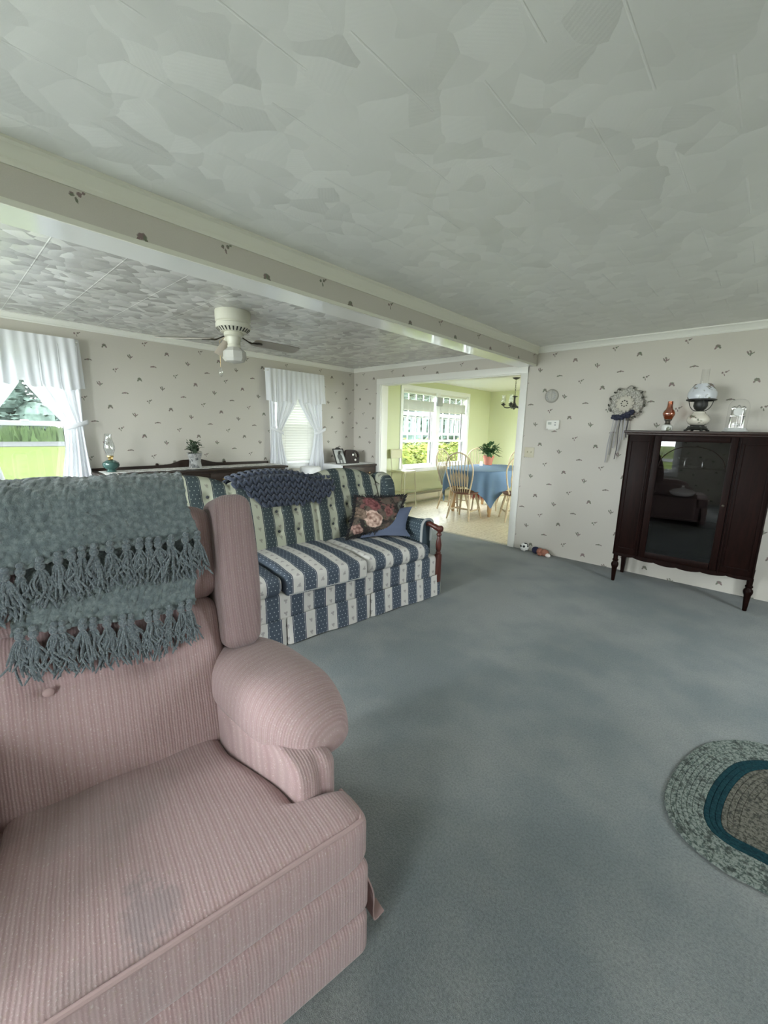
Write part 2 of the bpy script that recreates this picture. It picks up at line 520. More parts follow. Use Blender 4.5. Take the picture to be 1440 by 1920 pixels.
def sofa_mat(name, mode, tone=(1, 1, 1), ph=.08, per=.171):
    m = Mat(name, .85, spec=.2)
    o = m.obj()
    if mode == 'wing': o = [o[1], o[0] * 1.0, o[2]]
    st = ((o[1] + ph) / per + .5).fract() - .5          # 0 at the cream centre
    d = st.abs() * per
    cream = d.ss(.0375, .0365)
    line = (d - .0405).abs().ss(.0022, .0012)
    edge = (d - .0445).abs().ss(.0012, .0006)
    s = (o[0] - o[2]) if mode == 'seat' else o[2]
    # white dots on the blue ground
    dp = .0285
    row = (s / dp).floor()
    a = ((o[1] / .0285 + row * .5).fract() - .5) * .0285; b = ((s / dp).fract() - .5) * dp
    dot = (a * a + b * b).sqrt().ss(.0042, .003)
    # little printed sprigs on the cream
    sy = ((s / .085).fract() - .5) * .085; sx = st * per
    nz = (m.noise(m.ov, 140, 2) - .5) * .02
    e1 = sx + nz; e2 = sy + nz
    spr = ((e1 + e2 * .8).abs() / .006).max((e1 - e2 * .5).abs() / .018)
    spr2 = (((e1 - .006) * (e1 - .006) + (e2 - .006) * (e2 - .006)).sqrt() / .010)
    sprig = spr.min(spr2).ss(1.1, .6)
    big = m.noise(m.ov, 6, 2)
    tm = lambda c: tuple(c[i] * tone[i] for i in range(3))
    blue = m.mix(big, tm((.060, .078, .106)), tm((.078, .097, .126)))
    blue = m.mix(dot * .8, blue, tm((.46, .50, .53)))
    crm = m.mix(sprig * .75, tm((.57, .55, .52)), tm((.27, .24, .245)))
    c = m.mix(cream, blue, crm)
    c = m.mix(line, c, tm((.04, .05, .09)))
    c = m.mix(edge * .8, c, tm((.55, .54, .52)))
    m.color(c)
    weave = m.noise(m.ov, 350, 2)
    m.bump(weave, .3, .003)
    return m.m
MT['sofa_mid'] = sofa_mat('blue_cream_stripe_middle', 'seat', (1, 1, 1), -.005)
MT['sofa_v'] = sofa_mat('blue_cream_stripe', 'v')
MT['sofa_seat'] = sofa_mat('blue_cream_stripe_seat', 'seat')
MT['sofa_back_shaded'] = sofa_mat('blue_cream_stripe_back_shaded', 'v', (.68, .72, .60), .011, .167)  # stripe darkened: the shade on the backrest is in its colour
MT['sofa_wing'] = sofa_mat('blue_cream_stripe_wing', 'wing', (.75, .80, .68), .70)  # darker copy of the stripe, shade put into the wing colour
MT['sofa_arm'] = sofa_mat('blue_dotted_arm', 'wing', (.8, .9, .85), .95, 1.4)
MT['sofa_button'] = simple('dark_button', (.03, .035, .045), .5)
MT['sofa_cord'] = simple('sofa_piping', (.35, .36, .36), .8)
def wood(name, c1, c2, rough=.3, scale=6, axis=2, sp=.45):
    m = Mat(name, rough, spec=sp)
    m.obj()
    mp = m.N('ShaderNodeMapping'); m.L(m.ov, mp.inputs[0]); sc = [scale * 3] * 3; sc[axis] = scale * .25; mp.inputs['Scale'].default_value = sc
    n = m.noise(mp.outputs[0], 3, 5, .6, 1.2)
    m.color(m.mix(n.ss(.3, .7), c1, c2))
    m.bump(n, .05, .002)
    return m.m
MT['dark_wood'] = wood('dark_mahogany', (.006, .0026, .002), (.013, .0045, .0035), .42, sp=.07)
MT['dark_wood_h'] = wood('dark_mahogany_top', (.015, .007, .005), (.03, .012, .008), .35, 6, 0, .3)
MT['buffet_wood'] = wood('dark_walnut', (.02, .013, .010), (.045, .03, .023), .4, 6, 1, .25)
MT['sofa_wood'] = wood('cherry_wood', (.055, .013, .010), (.10, .026, .018), .35)
MT['chair_wood'] = wood('light_oak', (.40, .31, .20), (.55, .45, .31), .4)
MT['seat_wood'] = wood('brown_oak_seat', (.10, .045, .028), (.17, .08, .05), .35, 6, 1)
MT['pine'] = wood('pine_leg', (.45, .27, .13), (.56, .36, .19), .45)
MT['black_iron'] = simple('black_iron', (.02, .02, .018), .45, .5)
MT['bronze'] = simple('dark_bronze', (.05, .042, .03), .4, .5, Metallic=.6)
MT['brass'] = simple('brass', (.62, .45, .2), .28, .5, Metallic=1.0)
MT['silver'] = simple('silver', (.8, .8, .78), .15, .5, Metallic=1.0)
MT['ivory'] = simple('ivory_plastic', (.50, .46, .34), .4)
MT['white_plastic'] = simple('white_plastic', (.70, .69, .64), .45)
MT['alarm'] = simple('aged_plastic', (.40, .385, .35), .5)
MT['gray_plastic'] = simple('gray_plastic', (.30, .31, .31), .5)
MT['lcd'] = simple('lcd_panel', (.34, .37, .33), .25)
MT['fan_white'] = simple('cream_fan_enamel', (.60, .59, .50), .35)
MT['fan_blade'] = simple('blade_underside', (.30, .27, .23), .45)
MT['frost'] = simple('frosted_shade', (.78, .77, .72), .25, .5, **{'Transmission Weight': .35})
MT['shade_grey'] = simple('shadowed_lampshade', (.33, .29, .24), .35)  # grey-tan colour carries the shadow on the rear glass lampshade
def nub(name, c1, c2, sc=70):
    m = Mat(name, .95, spec=.1)
    m.obj()
    v = m.voro(m.ov, sc, 'SMOOTH_F1'); f = m.noise(m.ov, 230, 3, .7); g = m.noise(m.ov, 5, 2)
    c = m.mix(v.ss(.1, .7), c1, c2)
    c = m.mix(f.ss(.45, .7) * .4, c, m.mix(.6, c, (.01, .015, .02)))
    m.color(c)
    m.bump((v * -1) + f * .6, .6, .008)
    m.b.inputs['Sheen Weight'].default_value = .3
    return m.m
MT['throw'] = nub('grey_teal_boucle', (.19, .225, .225), (.12, .148, .156))
MT['tassel'] = nub('grey_teal_yarn', (.195, .225, .237), (.125, .15, .168), 200)
MT['navy_knit'] = nub('navy_chunky_yarn', (.060, .072, .105), (.038, .048, .074), 200)
# ------------------------------------------------------------------ camera
cam = bpy.data.cameras.new('camera'); co = bpy.data.objects.new('camera', cam); C.objects.link(co)
R_ = Vector((.7336454, .67919115, .02153632)); U_ = Vector((-.14689645, .12757105, .98089095)); F_ = Vector((-.66346504, .72278974, -.19336268))
co.matrix_world = Matrix(((R_.x, U_.x, -F_.x, 0), (R_.y, U_.y, -F_.y, 0), (R_.z, U_.z, -F_.z, 1.3968), (0, 0, 0, 1)))
cam.sensor_fit = 'VERTICAL'; cam.sensor_height = 36; cam.lens = 777.29 / 1920 * 36
cam.clip_start = .02; cam.clip_end = 400
S.camera = co

RX = 1.75; BY = -2.3; DY2 = 9.22; WT = .16
# ------------------------------------------------------------------ shell
def wall_with_holes(mb, lo, hi, z0, z1, holes, put):
    """put(a0,a1,z0,z1) adds a wall block"""
    a = lo
    for (h0, h1, hz0, hz1) in sorted(holes):
        put(a, h0, z0, z1)
        if hz0 > z0: put(h0, h1, z0, hz0)
        if hz1 < z1: put(h0, h1, hz1, z1)
        a = h1
    put(a, hi, z0, z1)
WIN1 = (.28, .98, .70, 2.08); WIN2 = (3.28, 3.98, .905, 2.08); WIN3 = (-1.75, -.85, .70, 2.08)
WIND = (6.0, 8.22, .69, 2.16)
m = MB()
wall_with_holes(m, BY - WT, DY, 0, H, [WIN1, WIN2, WIN3], lambda a0, a1, z0, z1: m.box((LX - WT, a0, z0), (LX, a1, z1)))
struct('wall_left', m, MT['paper_x'], smooth=False)
m = MB()
wall_with_holes(m, DY + .14, DY2 + WT, 0, H, [WIND], lambda a0, a1, z0, z1: m.box((LX - WT, a0, z0), (LX + .02, a1, z1)))
struct('wall_dining_left', m, MT['green_wall'], smooth=False)
OP = (-4.512, -2.258, 0, 2.085)
m = MB()
wall_with_holes(m, LX - WT, RX + WT, 0, H, [OP], lambda a0, a1, z0, z1: m.box((a0, DY, z0), (a1, DY + .07, z1)))
struct('wall_far', m, MT['paper_y'], smooth=False)
m = MB()
wall_with_holes(m, LX - WT, RX + WT, 0, H, [OP], lambda a0, a1, z0, z1: m.box((a0, DY + .07, z0), (a1, DY + .14, z1)))
struct('wall_dining_near', m, MT['green_wall'], smooth=False)
m = MB().box((LX - WT, DY2, 0), (RX + WT, DY2 + WT, H))
struct('wall_dining_far', m, MT['green_wall'], smooth=False)
WINR = (2.55, 3.25, .75, 2.1)
m = MB(); wall_with_holes(m, BY - WT, DY, 0, H, [WINR], lambda a0, a1, z0, z1: m.box((RX, a0, z0), (RX + WT, a1, z1)))
struct('wall_right', m, MT['paper_x'], smooth=False)
WDR = (5.5, 8.4, .7, 2.15)
m = MB(); wall_with_holes(m, DY + .14, DY2, 0, H, [WDR], lambda a0, a1, z0, z1: m.box((-.9, a0, z0), (-.9 + WT, a1, z1)))
struct('wall_dining_right', m, MT['green_wall'], smooth=False)
WINB1 = (-2.7, -1.5, .62, 2.1); WINB2 = (-.3, .65, .62, 2.1); WINB3 = (-4.6, -3.3, .62, 2.1)
m = MB(); wall_with_holes(m, LX, RX, 0, H, [WINB1, WINB2, WINB3], lambda a0, a1, z0, z1: m.box((a0, BY - WT, z0), (a1, BY, z1)))
struct('wall_back', m, MT['paper_y'], smooth=False)
struct('floor', MB().box((LX - WT, BY - WT, -.12), (RX + WT, DY + .02, 0)), MT['carpet'], smooth=False)
struct('floor_dining', MB().box((LX - WT, DY + .02, -.12), (RX + WT, DY2 + WT, -.002)), MT['vinyl'], smooth=False)
XB1, XB2, ZB = -2.096, -2.30, 2.148
struct('ceiling', MB().box((XB1 - .05, BY - WT, H), (RX + WT, DY + .07, H + .12)), MT['ceil_r'], smooth=False)
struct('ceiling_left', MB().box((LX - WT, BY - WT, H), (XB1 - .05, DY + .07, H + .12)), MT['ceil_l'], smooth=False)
struct('ceiling_dining', MB().box((LX - WT, DY + .07, H), (RX + WT, DY2 + WT, H + .12)), MT['dining_ceiling'], smooth=False)
# boxed beam with papered face, glossy soffit, bead along the bottom edge
m = MB().box((XB2, BY, ZB + .012), (XB1, DY, H))
beam = struct('trim_1', m, MT['paper_x'], smooth=False)
beam['label'] = 'papered ceiling beam with a glossy white underside'
MB().box((XB2 - .004, BY, ZB), (XB1 - .004, DY - .001, ZB + .012)).build('beam_soffit', MT['gloss_white'], beam, smooth=False)
MB().box((XB1 - .006, BY, ZB - .004), (XB1 + .006, DY - .02, ZB + .018), .003).build('edge_bead', MT['cream_trim'], beam)
def crown(name, a, b, inward, h=.062, d=.04, mat='cream_trim', z=H):
    """stepped moulding between plan points a and b, sticking out along 'inward'"""
    prof = [(0, 0), (d, 0), (d, -.01), (d * .75, -.018), (d * .55, -h * .45), (d * .3, -h * .72), (d * .3, -h * .82), (.006, -h), (0, -h)]
    vs = []
    for p in (a, b):
        for (o, zz) in prof: vs.append((p[0] + inward[0] * o, p[1] + inward[1] * o, z + zz))
    n = len(prof); fs = [(i, (i + 1) % n, n + (i + 1) % n, n + i) for i in range(n)] + [tuple(range(n)), tuple(range(n, 2 * n))]
    return struct(name, MB().add(vs, fs), MT[mat], smooth=False)
crown('trim_2', (XB1, BY), (XB1, DY), (1, 0), .075, .04)
crown('trim_3', (XB1, DY), (RX, DY), (0, -1), .065, .04, 'white_paint')
crown('trim_4', (LX, BY), (LX, DY), (1, 0), .058, .04, 'white_paint')
crown('trim_5', (LX, DY), (XB2, DY), (0, -1), .058, .04, 'white_paint')
crown('trim_6', (XB2, BY), (XB2, DY), (-1, 0), .045, .03, 'white_paint')
# cased opening to the dining room
m = MB()
cw = .078
for (x0, x1) in ((OP[0] - cw, OP[0] + .004), (OP[1] - .004, OP[1] + cw)):
    m.box((x0, DY - .022, 0), (x1, DY, OP[3] + cw), .004)
m.box((OP[0] - cw, DY - .023, OP[3] - .004), (OP[1] + cw, DY, OP[3] + cw), .004)
m.box((OP[0] - .002, DY - .002, 0), (OP[0] + .016, DY + .142, OP[3]), .002)
m.box((OP[1] - .016, DY - .002, 0), (OP[1] + .002, DY + .142, OP[3]), .002)
m.box((OP[0], DY - .002, OP[3] - .016), (OP[1], DY + .142, OP[3] + .002), .002)
m.box((OP[0] - .07, DY + .14, 0), (OP[0] + .004, DY + .158, OP[3] + .07), .004)
m.box((OP[1] - .004, DY + .14, 0), (OP[1] + .07, DY + .158, OP[3] + .07), .004)
o = struct('trim_7', m, MT['white_paint']); o['label'] = 'white casing around the wide opening to the dining room'
struct('trim_8', MB().box((OP[0], DY - .004, 0), (OP[1], DY + .045, .006), .002), simple('metal_threshold', (.34, .32, .27), .4))

# ------------------------------------------------------------------ windows
def window(n, M, a0, a1, z0, z1, label, mid=None, grid=None, cas=.07, scr=True, sill=True, inner=True, mids=None):
    """M maps (along, outward, up) to the room; one double-hung unit per span"""
    fr = MB(); w = 'white_vinyl'
    fr.box((a0, 0, z0), (a0 + .022, WT, z1), M=M); fr.box((a1 - .022, 0, z0), (a1, WT, z1), M=M)
    fr.box((a0, 0, z1 - .022), (a1, WT, z1), M=M); fr.box((a0, 0, z0), (a1, WT, z0 + .022), M=M)
    for (p, q) in ((a0 - cas, a0 + .006), (a1 - .006, a1 + cas)): fr.box((p, -.02, z0 - .02), (q, .002, z1 + cas), .004, M=M)
    fr.box((a0 - cas, -.021, z1 - .006), (a1 + cas, .002, z1 + cas), .004, M=M)
    spans = [(a0 + .02, a1 - .02)]
    if mids:
        fr.box((mids[0], -.02, z0), (mids[1], WT, z1), .003, M=M)
        spans = [(a0 + .02, mids[0]), (mids[1], a1 - .02)]
    o = struct('window_%d' % n, fr, MT[w])
    if label: o['label'] = label
    s = MB().box((a0 - cas - .02, -.055, z0 - .022), (a1 + cas + .02, .05, z0 + .004), .006, M=M)
    s.box((a0 - cas, -.02, z0 - .085), (a1 + cas, .001, z0 - .02), .004, M=M)
    s.build('window_sill', MT[w], o)
    zm = mid or (z0 + z1) / 2
    for (b0, b1) in spans:
        for (zz0, zz1, d, up) in ((z0 + .02, zm + .02, .055, 0), (zm - .02, z1 - .02, .09, 1)):
            q = MB(); t = .042
            q.box((b0, d, zz0), (b0 + t, d + .03, zz1), .003, M=M); q.box((b1 - t, d, zz0), (b1, d + .03, zz1), .003, M=M)
            q.box((b0 + t, d, zz0), (b1 - t, d + .03, zz0 + t), .003, M=M); q.box((b0 + t, d, zz1 - t), (b1 - t, d + .03, zz1), .003, M=M)
            if grid and up:
                nc, nr = grid
                for i in range(1, nc):
                    x = b0 + t + (b1 - b0 - 2 * t) * i / nc; q.box((x - .008, d + .006, zz0 + t), (x + .008, d + .022, zz1 - t), M=M)
                for i in range(1, nr):
                    z = zz0 + t + (zz1 - zz0 - 2 * t) * i / nr; q.box((b0 + t, d + .006, z - .008), (b1 - t, d + .022, z + .008), M=M)
            if not up:
                q.box(((b0 + b1) / 2 - .03, d - .012, zz1 - .004), ((b0 + b1) / 2 + .03, d + .02, zz1 + .012), .003, M=M)
            sa = q.build('upper_sash' if up else 'lower_sash', MT[w], o)
            MB().box((b0 + t - .004, d + .013, zz0 + t - .004), (b1 - t + .004, d + .016, zz1 - t + .004), M=M).build('pane', MT['pane'], sa, smooth=False)
            if scr and not up:
                MB().box((b0 + .01, .138, zz0), (b1 - .01, .139, zz1), M=M).build('dimming_screen', MT['screen'], o, smooth=False)
    return o
ML = Matrix(((0, -1, 0, LX), (1, 0, 0, 0), (0, 0, 1, 0), (0, 0, 0, 1)))
MLD = Matrix(((0, -1, 0, LX + .02), (1, 0, 0, 0), (0, 0, 1, 0), (0, 0, 0, 1)))
MRt = Matrix(((0, 1, 0, RX), (1, 0, 0, 0), (0, 0, 1, 0), (0, 0, 0, 1)))
MDR = Matrix(((0, 1, 0, -.9), (1, 0, 0, 0), (0, 0, 1, 0), (0, 0, 0, 1)))
MBk = Matrix(((1, 0, 0, 0), (0, -1, 0, BY), (0, 0, 1, 0), (0, 0, 0, 1)))
window(1, ML, *WIN1, 'double hung window over the lawn at the left edge')
window(2, ML, *WIN2, 'narrow window with closed white blinds near the corner')
window(3, MLD, *WIND, 'white double dining window with gridded upper sashes', mid=1.20, grid=(4, 2), mids=(7.03, 7.16), scr=False)
window(4, ML, *WIN3, None, scr=False)
window(5, MBk, *WINB1, None, scr=False, mids=(-2.16, -2.04))
window(6, MBk, *WINB2, None, scr=False)
window(7, MBk, *WINB3, None, scr=False)
window(8, MRt, *WINR, None, scr=False)
window(9, MDR, *WDR, None, scr=False, mids=(6.89, 7.01))

# ------------------------------------------------------------------ light
w = bpy.data.worlds.new('sky'); S.world = w; w.use_nodes = True
bg = w.node_tree.nodes['Background']; bg.inputs[0].default_value = (.90, .96, 1.0, 1); bg.inputs[1].default_value = SKY
def portal(name, M, hole):
    a0, a1, z0, z1 = hole
    l = bpy.data.lights.new(name, 'AREA'); l.shape = 'RECTANGLE'; l.size = a1 - a0; l.size_y = z1 - z0
    l.cycles.is_portal = True
    o = bpy.data.objects.new(name, l); C.objects.link(o)
    p = M @ Vector(((a0 + a1) / 2, .152, (z0 + z1) / 2)); inn = (M.to_3x3() @ Vector((0, -1, 0)))
    o.location = p; o.rotation_euler = inn.to_track_quat('-Z', 'Y').to_euler()
for i, (M, hl) in enumerate(((ML, WIN1), (ML, WIN2), (ML, WIN3), (MLD, WIND), (MBk, WINB1), (MBk, WINB2), (MBk, WINB3), (MRt, WINR), (MDR, WDR))):
    portal('sky_portal', M, hl)
def window_fill(M, hole, watts, col=(.93, .97, 1.0)):  # area lamps added outside unseen windows to brighten the rooms
    a0, a1, z0, z1 = hole
    l = bpy.data.lights.new('window_fill_lamp', 'AREA'); l.shape = 'RECTANGLE'; l.size = a1 - a0 - .1; l.size_y = z1 - z0 - .1
    l.energy = watts; l.color = col
    o = bpy.data.objects.new('window_fill_lamp', l); C.objects.link(o)
    o.location = M @ Vector(((a0 + a1) / 2, .2, (z0 + z1) / 2)); o.rotation_euler = (M.to_3x3() @ Vector((0, -1, 0)) + Vector((0, 0, -.55))).to_track_quat('-Z', 'Y').to_euler()
window_fill(MBk, WINB2, FILL[0]); window_fill(MBk, WINB3, FILL[1]); window_fill(MBk, (-2.68, -2.17, .64, 2.08), FILL[5]); window_fill(MRt, WINR, FILL[2]); window_fill(ML, WIN3, FILL[3]); window_fill(MDR, WDR, FILL[4], (1, .97, .9))
sun = bpy.data.lights.new('sun', 'SUN'); sun.energy = SUN; sun.angle = .3; sun.color = (1, .95, .85)
so = bpy.data.objects.new('sun', sun); C.objects.link(so); so.location = (0, 12, 12)
so.rotation_euler = (-Vector(SUNDIR)).to_track_quat('-Z', 'Y').to_euler()
# ------------------------------------------------------------------ outdoors
def grass_mat(name, c1, c2):
    m = Mat(name, .9, spec=.1); m.pos()
    n = m.noise(m.pv, .35, 3); f = m.noise(m.pv, 6, 3)
    m.color(m.mix((n * .5 + f * .5).ss(.35, .65), c1, c2)); return m.m
GZ = -.5
lawn_m = grass_mat('lawn_grass', (.042, .058, .008), (.050, .065, .010)); verge_m = grass_mat('long_grass', (.028, .05, .017), (.05, .075, .025))
struct('lawn', MB().box((-120, -90, GZ - .2), (90, 120, GZ)), lawn_m, smooth=False)
struct('road', MB().box((-54, -90, GZ - .05), (-43.5, 120, GZ + .04)), simple('asphalt', (.017, .018, .018), .9), smooth=False)
struct('road_back', MB().box((-40, -34, GZ - .05), (90, -29, GZ + .04)), simple('pale_road', (.06, .06, .06), .9), smooth=False)
def leaf_mat(name, c1, c2, sc=8):
    m = Mat(name, .8, spec=.15); m.obj()
    n = m.noise(m.ov, sc, 3, .65)
    m.color(m.mix(n.ss(.35, .65), c1, c2)); return m.m
MT['tree_leaf'] = leaf_mat('tree_leaves', (.028, .042, .035), (.056, .078, .066), 1.4)  # both leaf colours lean pale teal, with distance haze mixed in
MT['tree_leaf2'] = leaf_mat('tree_leaves_pale', (.034, .055, .048), (.066, .095, .082), 1.6)
MT['bark'] = simple('bark', (.06, .05, .04), .9)
MT['rail_white'] = simple('weathered_white_rail', (.060, .064, .066), .6)
MT['bush_leaf'] = leaf_mat('bush_leaves', (.05, .068, .009), (.105, .118, .018), 6)
def leaves(mb, n, c, r, size, rnd, flatten=1):
    for i in range(n):
        while True:
            p = Vector((rnd.uniform(-1, 1), rnd.uniform(-1, 1), rnd.uniform(-1, 1)))
            if .25 < p.length < 1: break
        p = p * (p.length ** -.35)
        if p.length > 1: p.normalize()
        p = Vector((p.x * r[0], p.y * r[1], p.z * r[2])) + Vector(c)
        R = Matrix.Rotation(rnd.uniform(0, 6.28), 4, 'Z') @ Matrix.Rotation(rnd.uniform(-1.2, 1.2), 4, 'X')
        s = size * rnd.uniform(.6, 1.3)
        mb.add([(-s * .5, 0, 0), (0, -s * .28, s * .06), (s * .5, 0, 0), (0, s * .28, s * .06)], [(0, 1, 2, 3)], T(*p) @ R)
def tree(x, y, hgt, rad, label, mat, seed):
    rnd = random.Random(seed)
    t = thing('leafy_tree', label, 'tree', (x, y, GZ), 0, 'trees beyond the road')
    mb = MB()
    for k in range(24):
        a = rnd.uniform(0, 6.28); q = rnd.uniform(0, .7); zz = .03 + .9 * (k + rnd.random()) / 24
        rr = rad * rnd.uniform(.35, .55)
        cx, cy, cz = math.cos(a) * q * rad, math.sin(a) * q * rad, zz * hgt
        mb.ell((cx, cy, cz), (rr * .8, rr * .8, rr * .8), 10, 7)
        leaves(mb, 170, (cx, cy, cz), (rr * 1.1, rr * 1.1, rr * 1.15), .8, rnd)
    mb.build('foliage', MT[mat], t, smooth=False)
    MB().tube([(0, 0, 0), (.1, 0, hgt * .4), (0, .1, hgt * .7)], [.35, .25, .12], 8).build('trunk', MT['bark'], t)
    return t
TR = []
for i, (x, y, hh, r, mt, lab) in enumerate((
        (-66, -12, 17, 4.6, 'tree_leaf', 'leftmost tree of the front row beyond the road'), (-68, -2.5, 19, 4.8, 'tree_leaf2', 'pale tall tree beyond the road, second from the left in the front row'),
        (-64, 7, 18, 4.6, 'tree_leaf', 'dark round tree beyond the road in the middle of the front row'), (-68, 16.5, 19, 4.8, 'tree_leaf2', 'pale tree beyond the road, right of the dark round one'),
        (-65, 26, 17, 4.6, 'tree_leaf', 'dark tree near the right end of the front row beyond the road'), (-68, 36, 19, 4.9, 'tree_leaf2', 'rightmost pale tree of the front row beyond the road'),
        (-82, -8, 27, 6.0, 'tree_leaf2', 'tall tree behind the leftmost front tree beyond the road'), (-80, 4.5, 28, 6.0, 'tree_leaf', 'tallest dark tree in the back row beyond the road'),
        (-83, 17, 27, 6.0, 'tree_leaf2', 'tall pale tree in the back row, right of the tallest one'), (-80, 29.5, 27, 6.0, 'tree_leaf', 'tall tree at the right of the back row beyond the road'))):
    tree(x, y, hh, r, lab, mt, 20 + i)
for i, (x, y) in enumerate(((-3, -45), (9, -49), (20, -44), (-15, -48))):
    t = tree(x, y, 12, 4.4, 'tree behind the house, seen only as a reflection in the cabinet glass', 'tree_leaf', 50 + i); t['group'] = 'trees behind the house'
for x, y, hh, lab in ((-23, 25, 8.5, 'nearest tree beyond the porch railing'), (-28, 34, 10, 'tree beyond the porch railing, seen between the dining windows'), (-25, 44, 10, 'tree beyond the porch railing toward the right dining window'), (-36, 30, 12, 'farthest tree beyond the porch railing'), (-33, 51, 12, 'rightmost tree beyond the porch railing')):
    t = tree(x, y, hh, 3.9, lab, 'tree_leaf2', int(60 + y)); t['group'] = 'trees beyond the porch'
# long grass along the road
rnd = random.Random(3); mb = MB()
for i in range(5200):
    x = rnd.uniform(-62, -55); y = rnd.uniform(-10, 40); hh = rnd.uniform(.5, 1.7)
    mb.add([(x, y - .22, GZ), (x, y + .22, GZ), (x + rnd.uniform(-.3, .3), y + rnd.uniform(-.4, .4), GZ + hh)], [(0, 1, 2)])
tag(mb.build('long_grass', verge_m, smooth=False), 'strip of long green grass beyond the road', 'grass', kind='stuff')
# bushes and a white porch railing beyond the dining windows
def bush(x, y, r, hh, label, seed):
    rnd = random.Random(seed)
    t = thing('garden_shrub', label, 'shrub', (x, y, GZ), 0, 'shrubs outside the dining windows')
    mb = MB()
    mb.ell((0, 0, hh * .5), (r * .72, r * .72, hh * .42), 12, 8)
    leaves(mb, 2600, (0, 0, hh * .5), (r, r, hh * .5), .11, rnd)
    mb.build('foliage', MT['bush_leaf'], t, smooth=False)
    m2 = MB()
    for k in range(5):
        a = k * 1.26; m2.tube([(0, 0, 0), (math.cos(a) * r * .5, math.sin(a) * r * .5, hh * .6)], [.02, .01], 6)
    m2.build('stems', MT['bark'], t)
bush(-7.3, 8.4, .82, 1.75, 'yellow-green shrub filling the left dining window', 71)
bush(-7.6, 10.2, .85, 1.7, 'yellow-green shrub between the two dining windows', 72)
bush(-7.5, 12.1, .85, 1.75, 'yellow-green shrub low in the right dining window', 73)
bush(-8.3, 14.3, 1.0, 2.0, 'farthest yellow-green shrub outside the dining windows', 74)
pr = thing('porch_railing', 'white porch railing with square balusters outside the dining windows', 'railing', (-9.6, 8, GZ))
MB().box((-.07, 0, 2.42), (.07, 13, 2.56), .01).build('top_rail', MT['rail_white'], pr)
MB().box((-.05, 0, 1.74), (.05, 13, 1.84), .01).build('bottom_rail', MT['rail_white'], pr)
for k in range(6):
    MB().box((-.09, k * 2.58 - .02, 0), (.09, k * 2.58 + .16, 3.0), .01).build('post', MT['rail_white'], pr)
for k in range(36):
    y = .2 + k * .36
    MB().box((-.045, y, 1.84), (.045, y + .12, 2.42)).build('baluster', MT['rail_white'], pr, smooth=False)
# ------------------------------------------------------------------ curtains
def drape(yc, side, half, ztop, zb, tie, name, label, seed):
    """one tied-back panel on the left wall; side +1 hangs on the far (right) half"""
    rnd = random.Random(seed)
    t = thing('tied_curtain', label, 'curtain', (LX, yc, 0), 0, 'tied-back sheer curtain panels')
    x0 = .075
    def fn(u, v):
        z = lerp(ztop, zb, v)
        # inner edge: meets the middle at the top, pulled out to the tie, hangs straight below
        zt = tie
        if z > zt:
            k = (ztop - z) / (ztop - zt); zv = ztop - .36; inner = .012 + (half * .60 - .012) * max(0, (zv - z) / (zv - zt)) ** 1.05; outer = half - .03 * k
        else:
            k = (zt - z) / (zt - zb); inner = half * .60 - half * .28 * sstep(0, .9, k); outer = half - .03 + .07 * sstep(0, 1, k)
        a = lerp(inner, outer, u)
        pin = math.exp(-((z - zt) / .09) ** 2)
        amp = .016 * (1 - .6 * pin)
        wv = math.sin(u * 2 * PI * 6.3 + seed) * amp + math.sin(u * 2 * PI * 2.7 + seed * 2) * amp * .6
        return (x0 + wv + .012 * pin, side * a, z + .006 * math.sin(u * 40))
    MB().grid(fn, 70, 44).build('panel', MT['sheer'], t, ang=180)
    a0, a1 = half * .57, half + .01
    def tb(u, v):
        a = lerp(a0, a1, u); bow = .03 * math.sin(u * PI)
        return (x0 + .03 + bow, side * a, tie - .035 + .07 * u + (v - .5) * .045)
    MB().shell(tb, 14, 3, .002).build('tieback', MT['sheer'], t, ang=180)
def valance(yc, half, z0, z1, label, seed):
    t = thing('curtain_valance', label, 'valance', (LX, yc, 0), 0, 'gathered sheer valances')
    def fn(u, v):
        y = lerp(-half, half, u); z = lerp(z1, z0, v)
        split = .06 * math.exp(-((u - .5) / .04) ** 2) * v
        amp = .004 + .014 * v
        x = .10 + (.006 + .030 * v) * noise.noise(Vector((y * 11, z * 1.4, seed))) + (.003 + .006 * v) * math.sin(u * 2 * PI * 13 + seed + 3 * noise.noise(Vector((y * 4, 0, seed)))) + .012 * v
        if abs(y) > half - .04: x -= (abs(y) - (half - .04)) / .04 * .05
        return (x, y + .012 * v * math.copysign(1, y), z + split + .012 * math.sin(u * 2 * PI * 3.1 + seed) * v)
    MB().grid(fn, 120, 22).build('gathered_cloth', MT['sheer'], t, ang=180)
    MB().tube([(.02, -half + .01, z1 - .03), (.085, -half + .02, z1 - .03), (.085, half - .02, z1 - .03), (.02, half - .01, z1 - .03)], .008, 8).build('curtain_rod', MT['white_plastic'], t)
def hem(yc, half, z): pass
valance(.63, .47, 1.72, 2.185, 'sheer white valance across the left window', 1.0)
drape(.63, 1, .455, 2.12, .30, 1.38, 'r', 'white sheer panel tied back on the right of the left window', 1.7)
drape(.63, -1, .455, 2.12, .30, 1.38, 'l', 'white sheer panel tied back on the left of the left window', 2.4)
valance(3.63, .50, 1.75, 2.175, 'sheer white valance across the blind-covered window', 2.2)
drape(3.63, 1, .47, 2.12, .55, 1.36, 'r', 'white sheer panel tied back on the right of the blinds', 3.1)
drape(3.63, -1, .47, 2.12, .55, 1.36, 'l', 'white sheer panel tied back on the left of the blinds', 4.3)
